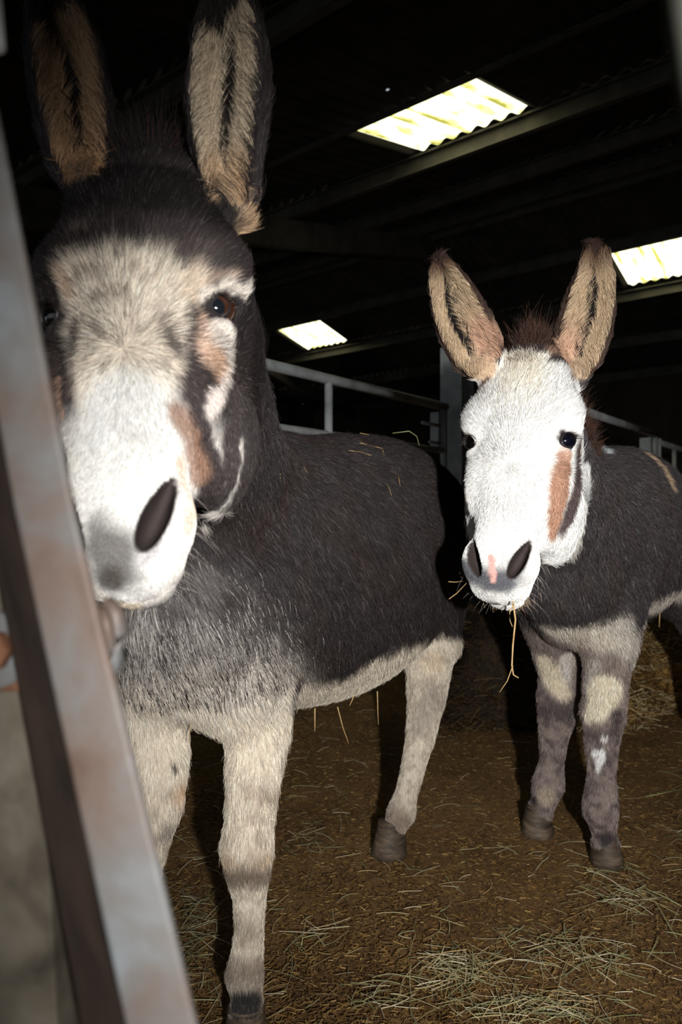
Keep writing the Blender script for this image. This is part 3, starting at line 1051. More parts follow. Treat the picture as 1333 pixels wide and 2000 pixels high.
# ---- hooves
def hoof(parent, x, y, toe, r, h, lab=None, z0=0.004):
    toe = nrm([toe[0], toe[1], 0]); sd = np.array([-toe[1], toe[0], 0])
    V = []; Fc = []; n = 28
    prof = [(0, 1.0, .0), (.02, 1.03, .0), (.25, .97, -.04), (.5, .90, -.10), (.75, .83, -.17), (.93, .80, -.22), (1.0, .84, -.25), (1.06, .74, -.27)]
    for t, s, sh in prof:
        for i in range(n):
            a = 2 * math.pi * i / n
            ca, sa = math.cos(a), math.sin(a)
            rr = r * s * (1 if ca > -.3 else .93)
            # bars and seams of the wall
            rr *= 1 + .012 * math.sin(i * 2.4) * (1 - t)
            zz = z0 + h * t * (1 - .22 * (1 - ca) * .5 * t)
            V.append(np.array([x, y, zz]) + toe * (rr * ca * 1.06 + sh * r * 1.3) + sd * rr * sa * .92)
    V.append(np.array([x, y, z0]))
    V.append(np.array([x, y, z0 + h]) - toe * r * .3)
    for k_ in range(len(prof) - 1):
        for i in range(n):
            Fc.append((k_ * n + i, k_ * n + (i + 1) % n, (k_ + 1) * n + (i + 1) % n, (k_ + 1) * n + i))
    for i in range(n):
        Fc.append((len(V) - 2, (i + 1) % n, i))
        Fc.append((len(V) - 1, (len(prof) - 1) * n + i, (len(prof) - 1) * n + (i + 1) % n))
    return mesh_obj('hoof', V, Fc, hoof_mat, parent, True)
def HP(px, Y): return (px - 667) / F * Y, Y
x, y = HP(481, 1.205); hoof(D1o, x, y, (.05, -1), .044, .075)
x, y = HP(263, 1.185); hoof(D1o, x, y, (-.1, -1), .044, .075)
x, y = HP(762, 1.895); hoof(D1o, x, y, (-.65, -1), .052, .088)
x, y = HP(508, 2.04); hoof(D1o, x, y, (-.2, -1), .045, .075)
x, y = HP(1186, 1.845); hoof(D2o, x, y, (.15, -1), .046, .080)
x, y = HP(1051, 2.015); hoof(D2o, x, y, (-.35, -1), .050, .080)
hoof(D2o, 1.345, 2.42, (0, -1), .044, .07)
hoof(D2o, 1.045, 2.70, (0, -1), .044, .07)

# ---- manes, whiskers
def tufts(name, parent, specs, col, rad, n, spread=.012, redshare=.2):
    """specs: (base, direction, length) points along a line; strands between neighbours"""
    B = np.array([s[0] for s in specs], float); D = np.array([s[1] for s in specs], float); L = np.array([s[2] for s in specs], float)
    t = rng.random(n) * (len(specs) - 1)
    i = np.floor(t).astype(int); f = (t - i)[:, None]
    X = B[i] * (1 - f) + B[i + 1] * f + rng.normal(size=(n, 3)) * spread
    d = unit(unit(D[i] * (1 - f) + D[i + 1] * f) + rng.normal(size=(n, 3)) * .20)
    ln = (L[i] * (1 - f[:, 0]) + L[i + 1] * f[:, 0]) * rng.uniform(.5, 1.1, n)
    lock = np.floor(t * 9).astype(int)
    lk = rng.normal(size=(lock.max() + 1, 3)) * .30
    d = unit(d + lk[lock])
    pts = np.zeros((n, 6, 3))
    cv = rng.normal(size=(n, 3)) * .18
    for k_ in range(6):
        s = k_ / 5
        pts[:, k_] = X + ln[:, None] * (d * s + cv * s * s)
    c = np.clip(srgb(*col) * np.clip(rng.normal(1, .25, n), .4, 1.8)[:, None], 0, 1)
    red = rng.random(n) < redshare
    c[red] = srgb(96, 62, 48)
    o = hair_object(name, None, pts, np.full(n, rad), c, coat_fur, parent)
    o['kind'] = 'stuff'
    return o
up = np.array([0, 0, 1.])
tufts('mane', D1o, [(H1.w(-.015, .03, -.03), up * 1 - VX * .1 + H1.ez * .3, .05), (H1.w(0, -.01, -.06), up, .085), (H1.w(0, -.02, -.11), up * .9 + VX * .05, .10), ((-.215, 1.05, 1.25), up * .8, .08), ((-.205, 1.22, 1.16), up * .8, .06), ((-.19, 1.36, 1.12), up * .5, .04)], (38, 33, 33), .0005, 7000, redshare=.07)
tufts('mane', D2o, [(H2.w(0, .015, -.03), up + H2.ez * .2, .035), (H2.w(0, -.015, -.06), up, .065), (H2.w(0, -.02, -.12), up * .9 + VX * .1, .085), ((.50, 1.53, 1.17), (.3, .1, .9), .055), ((.56, 1.63, 1.13), (.4, 0, .8), .05), ((.645, 1.77, 1.08), (.4, .1, .6), .035)], (70, 52, 44), .0006, 9000)
tufts('forelock', D2o, [(H2.w(-.02, .035, -.008), up * .6 + H2.ez * .8, .022), (H2.w(.02, .035, -.008), up * .6 + H2.ez * .8, .024)], (225, 215, 200), .0005, 500, .006)

def whiskers(H, parent, n, col, ylo=.40):
    pts = np.zeros((n, 6, 3))
    for i in range(n):
        a = rng.uniform(-1, 1)
        X = H.w(.052 * a, rng.uniform(.44, .49), -.10 - rng.uniform(0, .03) * (1 - abs(a)))
        if rng.random() < .35: X = H.w(math.copysign(.064, a), rng.uniform(.40, .46), -.07)
        d = nrm(H.ex * a * 1.3 + H.ey * rng.uniform(.1, .8) - H.ez * rng.uniform(-.2, .8))
        L = rng.uniform(.02, .055)
        for k_ in range(6):
            s = k_ / 5
            pts[i, k_] = X + d * L * .8 * s - up * L * .25 * s * s
    c = np.tile(srgb(*col), (n, 1))
    hair_object('whiskers', None, pts, np.full(n, .00016), c, coat_fur, parent)['kind'] = 'stuff'
whiskers(H1, D1o, 50, (190, 180, 170))
whiskers(H2, D2o, 60, (205, 195, 185))
# the long tuft under the far donkey's chin
tufts('chin_tuft', D2o, [(H2.w(-.03, .47, -.125), -up + H2.ey * .2, .02), (H2.w(.03, .47, -.125), -up + H2.ey * .2, .022)], (170, 150, 120), .00045, 500, .008)
print('donkeys', time.time() - T0)

# ------------------------------------------------------------------ the barn
AZ, PITCH = 0.673, 0.243
e_ = np.array([math.sin(AZ), math.cos(AZ), 0]); n_ = np.array([-math.cos(AZ), math.sin(AZ), 0])
def roof_pt(side, u, v, up=0.0):
    if side == 1: z = CAMZ + 1.859 + math.sin(PITCH) * v
    else: z = CAMZ + 5.634 - math.sin(PITCH) * v
    sg = 1 if side == 1 else -1
    nrm_ = np.array([-e_[0] * math.sin(PITCH) * sg, -e_[1] * math.sin(PITCH) * sg, math.cos(PITCH)])
    return e_ * math.cos(PITCH) * v + n_ * u + np.array([0, 0, z]) + nrm_ * up
def roof_matrix(side, u, v):
    o = roof_pt(side, u, v)
    sg = 1 if side == 1 else -1
    ax = n_; ay = nrm(e_ * math.cos(PITCH) + np.array([0, 0, sg * math.sin(PITCH)])); az = np.cross(ax, ay)
    m = Matrix([[ax[0], ay[0], az[0], o[0]], [ax[1], ay[1], az[1], o[1]], [ax[2], ay[2], az[2], o[2]], [0, 0, 0, 1]])
    if az[2] < 0:
        m = Matrix([[ax[0], ay[0], -az[0], o[0]], [ax[1], ay[1], -az[1], o[1]], [ax[2], ay[2], -az[2], o[2]], [0, 0, 0, 1]])
    return m
roof_mat = noise_mat('fibre_cement', [(.3, srgb(44, 42, 38)), (.6, srgb(60, 57, 52)), (.8, srgb(76, 72, 66))], 3, 6, .9, bump=.3, bscale=30)
steel_mat = noise_mat('galvanised_steel', [(.3, srgb(140, 144, 144)), (.55, srgb(176, 180, 180)), (.75, srgb(198, 198, 194))], 9, 6, .5, .0, bump=.15, bscale=50)
purlin_mat = noise_mat('purlin_steel', [(.3, srgb(54, 52, 46)), (.7, srgb(78, 75, 66))], 6, 5, .6, .0, bump=.15)
dark_steel = noise_mat('rafter_paint', [(.3, srgb(52, 50, 48)), (.7, srgb(80, 76, 70))], 5, 5, .7)

def sheet_mesh(name, L, mat, cols=7, seg=8, rows=1, holes=(), amp=.017, thick=0):
    V = []; Fc = []
    nx = cols * seg
    for j in range(rows + 1):
        for i in range(nx + 1):
            V.append((i / nx * 1.0, j / rows * L, amp * math.cos(2 * math.pi * i / seg)))
    for j in range(rows):
        for i in range(nx):
            if (i, j) in holes: continue
            Fc.append((j * (nx + 1) + i, j * (nx + 1) + i + 1, (j + 1) * (nx + 1) + i + 1, (j + 1) * (nx + 1) + i))
    me = bpy.data.meshes.new(name)
    me.from_pydata(V, [], Fc); me.update()
    me.polygons.foreach_set('use_smooth', [True] * len(Fc))
    me.materials.append(mat)
    return me

# translucent sheets: yellowed, with olive streaks
sk, t, b = new_mat('translucent_sheet')
t.nodes.remove(b)
out = [x for x in t.nodes if x.type == 'OUTPUT_MATERIAL'][0]
tc = t.nodes.new('ShaderNodeTexCoord')
mp = t.nodes.new('ShaderNodeMapping'); mp.inputs['Scale'].default_value = (7, 1.1, 1)
nz = t.nodes.new('ShaderNodeTexNoise'); nz.inputs['Scale'].default_value = 2.2; nz.inputs['Detail'].default_value = 7
t.links.new(tc.outputs['Object'], mp.inputs[0]); t.links.new(mp.outputs[0], nz.inputs['Vector'])
sep = t.nodes.new('ShaderNodeSeparateXYZ'); t.links.new(tc.outputs['Object'], sep.inputs[0])
# darker olive in the troughs of the corrugation
ma = t.nodes.new('ShaderNodeMath'); ma.operation = 'MULTIPLY_ADD'; ma.inputs[1].default_value = 8.0; ma.inputs[2].default_value = .0
t.links.new(sep.outputs['Z'], ma.inputs[0])
ad = t.nodes.new('ShaderNodeMath'); ad.operation = 'ADD'
t.links.new(nz.outputs['Fac'], ad.inputs[0]); t.links.new(ma.outputs[0], ad.inputs[1])
rp = ramp(t, [(.28, srgb(120, 118, 56)), (.40, srgb(212, 208, 140)), (.50, srgb(246, 243, 214))])
t.links.new(ad.outputs[0], rp.inputs[0])
tl = t.nodes.new('ShaderNodeBsdfTranslucent'); t.links.new(rp.outputs[0], tl.inputs[0])
df = t.nodes.new('ShaderNodeBsdfDiffuse'); t.links.new(rp.outputs[0], df.inputs[0])
mx = t.nodes.new('ShaderNodeMixShader'); mx.inputs[0].default_value = .12
t.links.new(tl.outputs[0], mx.inputs[1]); t.links.new(df.outputs[0], mx.inputs[2]); t.links.new(mx.outputs[0], out.inputs[0])

ceil_near = tag(empty('ceiling'), kind='structure'); ceil_far = tag(empty('ceiling'), kind='structure')
RIDGE = 7.84
rows1 = [(-3.2, -1.8), (-1.8, -.4), (-.4, 1.0), (1.0, 2.4), (2.4, 4.13), (4.13, 5.13), (5.13, 6.5), (6.5, RIDGE)]
rows2 = [(RIDGE, 9.25), (9.25, 10.25), (10.25, 11.7), (11.7, 13.6)]
lights = {(1, 5, 2.14): 1, (2, 1, 1.8): 2, (2, 1, 7.8): 3}
wn = 0
for side, rows, off, par in ((1, rows1, .14, ceil_near), (2, rows2, .8, ceil_far)):
    for ri, (v0, v1) in enumerate(rows):
        me = sheet_mesh('roof_sheet', v1 - v0 + .03, roof_mat)
        for k in range(-5, 13):
            u = k + off
            hit = next((q for (s_, r_, u_), q in lights.items() if s_ == side and r_ == ri and abs(u_ - u) < .01), None)
            if u < -4.3 or u > 11: continue
            if hit:
                wn += 1
                o = link('window_%d' % hit, sheet_mesh('translucent_sheet', v1 - v0, sk, seg=12))
                tag(o, {1: 'large bright translucent corrugated roof sheet above the grey purlin', 2: 'yellow translucent roof sheet at the right edge beyond the white faced donkey', 3: 'small yellow translucent roof sheet above the fence rail'}[hit], kind='structure')
                o.matrix_world = roof_matrix(side, u, v0)
            else:
                if side == 1 and ri == 4 and abs(u - 2.14) < .01:
                    m2 = sheet_mesh('roof_sheet', v1 - v0 + .03, roof_mat, rows=70, holes={(37, 58), (24, 57)})
                else: m2 = me
                o = link('roof_sheet', m2, par)
                o.matrix_world = roof_matrix(side, u, v0)

def beam(name, a, b, w, h, mat, parent, upv=(0, 0, 1)):
    a = np.asarray(a, float); b = np.asarray(b, float)
    d = nrm(b - a); s = nrm(np.cross(d, upv)); u = np.cross(s, d)
    V = []
    # C section with lips
    pr = [(-w, h / 2), (0, h / 2), (0, -h / 2), (-w, -h / 2), (-w, -h / 2 + .015), (-.004, -h / 2 + .004), (-.004, h / 2 - .004), (-w, h / 2 - .015)]
    for p in (a, b):
        for x, y in pr: V.append(p + s * x + u * y)
    n = len(pr)
    Fc = [(i, (i + 1) % n, n + (i + 1) % n, n + i) for i in range(n)] + [tuple(range(n))[::-1], tuple(range(n, 2 * n))]
    return mesh_obj(name, V, Fc, mat, parent)
for side, vs, par in ((1, [-3.1, -1.75, -.35, 1.05, 2.45, 5.19, 6.55, 7.7], ceil_near), (2, [8.0, 9.15, 10.38, 11.75, 13.0], ceil_far)):
    for v in vs:
        beam('purlin', roof_pt(side, -4, v, -.105), roof_pt(side, 10.8, v, -.105), .06, .15, purlin_mat, par)
for side, v, par in ((1, 4.10, ceil_near), (2, 9.21, ceil_far)):
    beam('batten', roof_pt(side, -4, v, -.034), roof_pt(side, 10.8, v, -.034), .03, .034, purlin_mat, par)
for u in (-.4, 4.6, 9.6):
    beam('rafter', roof_pt(1, u, -3.1, -.32), roof_pt(1, u, RIDGE, -.32), .12, .26, dark_steel, ceil_near)
    beam('rafter', roof_pt(2, u, RIDGE, -.32), roof_pt(2, u, 13.1, -.32), .12, .26, dark_steel, ceil_far)

# walls: concrete panels below, dark boarding above
wall_mat = noise_mat('old_boarding', [(.3, srgb(44, 40, 36)), (.7, srgb(66, 60, 52))], 4, 6, .9, bump=.4, bscale=20, stretch=(1, 1, .2))
def barn_wall(name, a, b, ztop):
    a = np.asarray(a, float); b = np.asarray(b, float)
    L = np.linalg.norm(b - a); d = (b - a) / L; s = np.array([-d[1], d[0], 0])
    root = tag(empty(name, tuple(a)), kind='structure')
    n = int(L / .5)
    hs = ztop if callable(ztop) else (lambda t: ztop)
    for i in range(n):
        t0, t1 = i / n * L + .008, (i + 1) / n * L - .008
        V = []
        for tt, th in ((t0, 0), (t1, 0), (t1, .05), (t0, .05)):
            V.append(d * tt + s * th)
        V2 = [v + np.array([0, 0, hs((t0 + t1) / 2)]) for v in V]
        o = mesh_obj('board', V + V2, [(0, 3, 2, 1), (4, 5, 6, 7), (0, 1, 5, 4), (1, 2, 6, 5), (2, 3, 7, 6), (3, 0, 4, 7)], wall_mat, root)
    q = np.zeros(3)
    V = [d * 0 + s * .03, d * L + s * .03, d * L + s * .06, s * .06]
    V2 = [v + np.array([0, 0, min(hs(0), hs(L))]) for v in V]
    mesh_obj('wall_backing', V + V2, [(0, 3, 2, 1), (4, 5, 6, 7), (0, 1, 5, 4), (1, 2, 6, 5), (2, 3, 7, 6), (3, 0, 4, 7)], wall_mat, root)
ground = lambda u, v: e_ * math.cos(PITCH) * v + n_ * u
hroof = lambda v: (CAMZ + 1.859 + math.sin(PITCH) * v if v < RIDGE else CAMZ + 5.634 - math.sin(PITCH) * v) + .02
barn_wall('wall_back', ground(-4, 13.05), ground(10.9, 13.05), hroof(13.05) + .06)
vlen = 16.2 * math.cos(PITCH)
barn_wall('wall_left', ground(10.9, -3.15), ground(10.9, 13.05), lambda t: hroof(-3.15 + t / math.cos(PITCH)))
barn_wall('wall_right', ground(-4, -3.15), ground(-4, 13.05), lambda t: hroof(-3.15 + t / math.cos(PITCH)))

# ---- floor: trodden muck and chaff
fm, t, b = new_mat('trodden_muck')
tc = t.nodes.new('ShaderNodeTexCoord')
def nn_(scale, det=8, ro=.6, dist=0.0):
    x = t.nodes.new('ShaderNodeTexNoise'); x.inputs['Scale'].default_value = scale; x.inputs['Detail'].default_value = det
    x.inputs['Roughness'].default_value = ro; x.inputs['Distortion'].default_value = dist
    t.links.new(tc.outputs['Object'], x.inputs['Vector']); return x
a_ = nn_(4.0, 6); b_ = nn_(75, 8, .75, .8); c_ = nn_(170, 4, .6, .4)
r1 = ramp(t, [(.35, srgb(100, 73, 46)), (.55, srgb(150, 113, 70)), (.72, srgb(178, 144, 92))])
r2 = ramp(t, [(.30, srgb(46, 32, 20)), (.46, srgb(118, 86, 50)), (.58, srgb(176, 136, 76)), (.72, srgb(212, 182, 118))])
t.links.new(a_.outputs['Fac'], r1.inputs[0]); t.links.new(b_.outputs['Fac'], r2.inputs[0])
mxc = t.nodes.new('ShaderNodeMix'); mxc.data_type = 'RGBA'; mxc.inputs[0].default_value = .55
t.links.new(r1.outputs[0], mxc.inputs[6]); t.links.new(r2.outputs[0], mxc.inputs[7]); t.links.new(mxc.outputs[2], b.inputs['Base Color'])
b.inputs['Roughness'].default_value = .72
b.inputs['Specular IOR Level'].default_value = .35
bp = t.nodes.new('ShaderNodeBump'); bp.inputs['Strength'].default_value = .9; bp.inputs['Distance'].default_value = .012
add = t.nodes.new('ShaderNodeMath'); add.operation = 'MULTIPLY_ADD'; add.inputs[1].default_value = .4
t.links.new(c_.outputs['Fac'], add.inputs[0]); t.links.new(b_.outputs['Fac'], add.inputs[2])
t.links.new(add.outputs[0], bp.inputs['Height']); t.links.new(bp.outputs[0], b.inputs['Normal'])
def floor_z(X):
    """gentle trodden unevenness, always at or below zero where hooves stand"""
    return (vnoise(X, 2.3) - .5) * .012 + (vnoise(X, 9.0) - .5) * .010 - .004
gx = np.concatenate([np.linspace(-8, -1.3, 14, endpoint=False), np.linspace(-1.3, 2.6, 170, endpoint=False), np.linspace(2.6, 13, 20)])
gy = np.concatenate([np.linspace(-4.5, .7, 12, endpoint=False), np.linspace(.7, 4.4, 170, endpoint=False), np.linspace(4.4, 17, 24)])
GX, GY = np.meshgrid(gx, gy, indexing='ij')
FV = np.stack([GX.ravel(), GY.ravel(), np.zeros(GX.size)], 1)
FV[:, 2] = floor_z(FV)
nx, ny = len(gx), len(gy)
I = np.arange(nx * ny).reshape(nx, ny)
FQ = np.stack([I[:-1, :-1].ravel(), I[1:, :-1].ravel(), I[1:, 1:].ravel(), I[:-1, 1:].ravel()], 1)
# keep the floor inside the walls
cen = FV[FQ].mean(1)
uu = cen @ n_; vv = cen @ e_ / math.cos(PITCH)
FQ = FQ[(uu > -4.4) & (uu < 11.3) & (vv > -3.6) & (vv < 13.4)]
fl = mesh_obj('floor', FV, FQ, fm, smooth=True)
tag(fl, kind='structure')

# ---- straw and hay
straw_mat = attr_mat('straw', .5, .35)
def blades(name, X, ang, pitch_, L, rad, cols, k=4, bow=.25, parent=None, label=None, sag=True):
    n = len(X)
    d = np.stack([np.cos(ang) * np.cos(pitch_), np.sin(ang) * np.cos(pitch_), np.sin(pitch_)], 1)
    s = np.stack([-np.sin(ang), np.cos(ang), np.zeros(n)], 1)
    bw = rng.normal(size=n) * bow * L
    bz = rng.normal(size=n) * bow * L * .25
    pts = np.zeros((n, k, 3))
    for q in range(k):
        t_ = q / (k - 1) - .5
        pts[:, q] = X + d * (L * t_)[:, None] + s * (bw * (t_ * t_ - .08))[:, None]
        pts[:, q, 2] += np.abs(bz) * (.25 - t_ * t_) * 2
        if sag: pts[:, q, 2] = np.maximum(pts[:, q, 2], .001)
    h = bpy.data.hair_curves.new(name)
    h.add_curves([k] * n)
    h.attributes['position'].data.foreach_set('vector', pts.astype(np.float32).ravel())
    ra = h.attributes.get('radius') or h.attributes.new('radius', 'FLOAT', 'POINT')
    ra.data.foreach_set('value', np.repeat(rad, k).astype(np.float32))
    a = h.attributes.new('coat', 'FLOAT_COLOR', 'CURVE')
    a.data.foreach_set('color', np.concatenate([cols, np.ones((n, 1))], 1).astype(np.float32).ravel())
    h.materials.append(straw_mat)
    o = link(name, h, parent)
    tag(o, label, name.split('_')[0] if parent is None else None, kind='stuff')
    return o
PAL = np.array([srgb(112, 82, 46), srgb(140, 106, 58), srgb(92, 66, 36), srgb(160, 130, 78), srgb(78, 56, 34)])
PALE = np.array([srgb(204, 188, 146), srgb(184, 170, 126), srgb(166, 164, 120), srgb(216, 204, 170), srgb(146, 148, 106), srgb(188, 160, 110)])
# chaff all over the floor in view
n = int(60000 * HQ)
Y = .95 + 3.3 * rng.random(n) ** 1.5
X = (rng.uniform(-700, 720, n)) / F * Y
A = np.stack([X, Y, np.zeros(n)], 1); A[:, 2] = floor_z(A) + .003
blades('chaff_litter', A, rng.uniform(0, 6.28, n), rng.normal(size=n) * .12, rng.uniform(.003, .015, n) + .012 * (rng.random(n) < .12), rng.uniform(.0004, .0013, n),
       PAL[rng.integers(0, 5, n)] * rng.uniform(.6, 1.3, (n, 1)), k=3, bow=.08, label='brown chaff trodden into the floor of the barn')
# loose pale straws
n = 800
Y = .98 + 2.3 * rng.random(n) ** 1.6
X = (rng.uniform(-600, 680, n)) / F * Y
A = np.stack([X, Y, np.full(n, .006)], 1)
blades('straw_litter', A, rng.normal(.3, .9, n), rng.normal(size=n) * .08, rng.uniform(.02, .10, n) , rng.uniform(.0004, .0011, n),
       PALE[rng.integers(0, 6, n)] * rng.uniform(.45, 1.0, (n, 1)), k=4, label='loose pale straws scattered over the barn floor')
# wisps of hay
def wisp(px, py, rx, ry, n, lab, L=(.03, .11), green=.5, hz=.022, amp=1.0):
    Y0 = CAMZ * F / (py - 1000.0)
    c = P(px, py, Y0)
    r1_ = rx * Y0 / F; r2_ = ry / (py - 1000.0) * Y0
    n = int(n * .5)
    A = np.zeros((n, 3))
    rr = rng.normal(size=(n, 2)) * .5
    A[:, 0] = c[0] + rr[:, 0] * r1_; A[:, 1] = c[1] + rr[:, 1] * r2_
    A[:, 2] = .004 + hz * rng.random(n) * np.exp(-(rr ** 2).sum(1))
    pal = PALE[np.where(rng.random(n) < green, rng.integers(1, 5, n), rng.integers(0, 6, n))]
    o = blades('hay_wisp', A, rng.uniform(0, 6.28, n) * .5 + rng.normal(.2, .4, n), rng.normal(size=n) * .16, rng.uniform(L[0], L[1], n), rng.uniform(.0003, .0009, n),
               pal * np.clip(rng.uniform(.6, 1.35, (n, 1)), 0, 1.2) * amp, k=5, bow=.26, label=lab)
    o['category'] = 'hay'
wisp(905, 1905, 75, 45, 230, 'dense wisp of green hay on the floor below the middle of the picture')
wisp(1210, 1760, 90, 60, 150, 'hay wisp in front of the smaller donkey\'s hooves')
wisp(1120, 1880, 140, 60, 200, 'broad scatter of hay at the lower right')
wisp(1040, 1980, 150, 30, 200, 'hay along the bottom edge right of centre')
wisp(740, 1950, 110, 50, 70, 'thin hay strands just right of the near front hoof', amp=.8)
wisp(135, 1850, 50, 160, 260, 'dull green hay between the two gate uprights at the left', green=.9, amp=.45)
wisp(370, 1850, 60, 150, 210, 'dull hay beside the near front leg and the rusty bar', green=.8, amp=.6)
wisp(600, 1640, 60, 40, 60, 'faint hay strands between the front and hind legs', amp=.6)
wisp(640, 1830, 60, 40, 26, 'few pale curled stalks on the bare floor between the legs', amp=1.0)
# the bank of deep straw bedding behind
def bank(xx, s, x0):
    gl = 3.92 + max(xx - 1.648, -.35) * 1.258          # stay in front of the gates
    if xx < .85: gl = min(gl, 3.56)
    y0 = min(3.10 + .20 * math.sin(xx * 1.7) + .10 * math.sin(xx * 5.1) + .05 * xx, gl - .5)
    y = y0 + s * min(1.3, gl - y0)
    z = .50 * float(sstep(np.array(s / .55))) * (1 + .10 * math.sin(xx * 2.3 + 1)) * float(sstep(np.array((xx - x0) / .3))) - .012
    return np.array([xx, y, z])
def heap(name, x0, x1, nx_, mat, label, n, pal, amp, up_):
    hx = np.linspace(x0, x1, nx_); hy = np.linspace(0, 1, 30)
    V = np.array([bank(xx, s, x0 - .03) for xx in hx for s in hy])
    V[:, 2] += (vnoise(V, 7.0) - .5) * .10 * sstep(V[:, 2] / .1) + (vnoise(V, 22.0) - .5) * .04 * sstep(V[:, 2] / .05) + up_
    I = np.arange(len(V)).reshape(len(hx), len(hy))
    Q = np.stack([I[:-1, :-1].ravel(), I[1:, :-1].ravel(), I[1:, 1:].ravel(), I[:-1, 1:].ravel()], 1)
    bo = mesh_obj(name, V, Q, mat, smooth=True)
    tag(bo, label, 'straw', kind='stuff')
    n = int(n * HQ)
    xx = rng.uniform(x0, min(x1, 3.6), n); ss = rng.random(n) ** 1.2 * .8
    i0 = np.clip((xx - x0) / (x1 - x0) * (nx_ - 1), 0, nx_ - 1.1).astype(int); j0 = np.clip(ss * 29, 0, 28.9).astype(int)
    A = V[I[i0, j0]] + rng.normal(size=(n, 3)) * np.array([.022, .022, .006])
    blades('straw_stalks', A, rng.uniform(0, 6.28, n), rng.normal(size=n) * .35, rng.uniform(.03, .14, n), rng.uniform(.0008, .002, n),
           pal[rng.integers(0, len(pal), n)] * rng.uniform(.7, 1.5, (n, 1)) * amp, k=4, parent=bo, sag=False)
GOLD = np.vstack([PAL, PALE[[0, 1, 5]]])
bank_mat = noise_mat('straw_bedding', [(.3, srgb(60, 43, 22)), (.5, srgb(140, 104, 52)), (.7, srgb(196, 158, 88))], 45, 8, .8, bump=1.0, bscale=90, dist=1.2)
shaded_straw_mat = noise_mat('shaded_bedding', [(.3, srgb(20, 15, 10)), (.5, srgb(44, 32, 19)), (.7, srgb(72, 53, 30))], 45, 8, .7, bump=1.0, bscale=90, dist=1.2)  # straw bedding with the shade put into its colours
heap('straw_bank', .98, 5.0, 90, bank_mat, 'heaped golden straw bedding behind the smaller donkey\'s legs at the right', 14000, GOLD, 1.1, 0)
heap('shaded_straw_heap', .45, 1.20, 26, shaded_straw_mat, 'straw bedding heaped between the two donkeys, coloured dark for shade', 1500, PAL, .32, .012)  # left part of the straw bank, bedding and stalks darkened to stand for shade

# ---- tubes
def tube_obj(name, pts, r, mat, parent=None, n=12, cap=True):
    pts = [np.asarray(p, float) for p in pts]
    rs = [r] * len(pts) if np.isscalar(r) else r
    V = []; Fc = []
    d0 = nrm(pts[1] - pts[0]); ref = np.array([0, 0, 1.]) if abs(d0[2]) < .9 else np.array([1., 0, 0])
    for i, p in enumerate(pts):
        d = nrm(pts[min(i + 1, len(pts) - 1)] - pts[max(i - 1, 0)])
        a = nrm(np.cross(d, ref)); b_ = np.cross(d, a)
        for k in range(n):
            t_ = 2 * math.pi * k / n
            V.append(p + rs[i] * (math.cos(t_) * a + math.sin(t_) * b_))
    for i in range(len(pts) - 1):
        for k in range(n):
            Fc.append((i * n + k, i * n + (k + 1) % n, (i + 1) * n + (k + 1) % n, (i + 1) * n + k))
    if cap:
        Fc.append(tuple(range(n))[::-1]); Fc.append(tuple(range((len(pts) - 1) * n, len(pts) * n)))
    return mesh_obj(name, V, Fc, mat, parent, True)

def box_obj(name, c, size, mat, parent=None, axes=None, bev=0.0):
    ax = np.eye(3) if axes is None else np.array(axes)
    V = []
    for i in (-1, 1):
        for j in (-1, 1):
            for k in (-1, 1):
                V.append(np.asarray(c) + ax[0] * i * size[0] / 2 + ax[1] * j * size[1] / 2 + ax[2] * k * size[2] / 2)
    Fc = [(0, 1, 3, 2), (4, 6, 7, 5), (0, 4, 5, 1), (2, 3, 7, 6), (0, 2, 6, 4), (1, 5, 7, 3)]
    o = mesh_obj(name, V, Fc, mat, parent)
    if bev:
        m = o.modifiers.new('bevel', 'BEVEL'); m.width = bev; m.segments = 3
    return o
EX = [e_, n_, np.array([0, 0, 1.])]
def field_gate(a, L, H, rails, uprights, label, group=None, r=.022, start_post=True):
    a = np.asarray(a, float)
    root = tag(empty('field_gate', tuple(a)), label, 'gate')
    q = lambda s, z: e_ * s + np.array([0, 0, z])
    tube_obj('top_rail', [q(-.02, H), q(L + .02, H)], r, steel_mat, root, 14)
    for z in rails: tube_obj('rail', [q(0, z), q(L, z)], r * .75, steel_mat, root)
    for s in uprights: tube_obj('upright', [q(s, H), q(s, rails[-1] - .02)], r * .8, steel_mat, root)
    return root
# gate behind the near donkey
a0 = np.array([-.335, 2.47, 0]) - e_ * 1.15
g1 = field_gate(a0, 1.15 + 1.40, 1.50, [1.27, 1.06, .85, .62], [0, 1.15 + .455, 1.15 + 1.40], 'galvanised tubular gate seen over the back of the larger donkey')
def stanchion(x, y, H, label, w=.13):
    root = tag(empty('stanchion', (x, y, 0)), label, 'post')
    for s in (-1, 1):
        box_obj('flange', e_ * 0 + n_ * 0 + e_ * s * w / 2 + np.array([0, 0, H / 2]), (.010, w, H), steel_mat, root, EX)
    box_obj('web', (0, 0, H / 2), (w - .012, .010, H - .004), steel_mat, root, EX)
    box_obj('base_plate', (0, 0, .006), (w * 1.7, w * 1.7, .012), steel_mat, root, EX)
    return root
pp = P(893, 700, 3.62)
s1_ = stanchion(pp[0] + .02, pp[1] + .10, 1.84, 'galvanised steel H-section post behind the smaller donkey\'s ear')
lq = P(852, 838, 3.50) - a0
box_obj('latch_plate', lq + (0, .03, -.01), (.010, .05, .20), steel_mat, g1, EX)
tube_obj('latch_bolt', [lq - e_ * .13 + (0, 0, .02), lq + e_ * .04 + (0, 0, .02)], .009, steel_mat, g1)
tube_obj('latch_bolt', [lq - e_ * .06 + (0, 0, -.07), lq + e_ * .04 + (0, 0, -.07)], .009, steel_mat, g1)
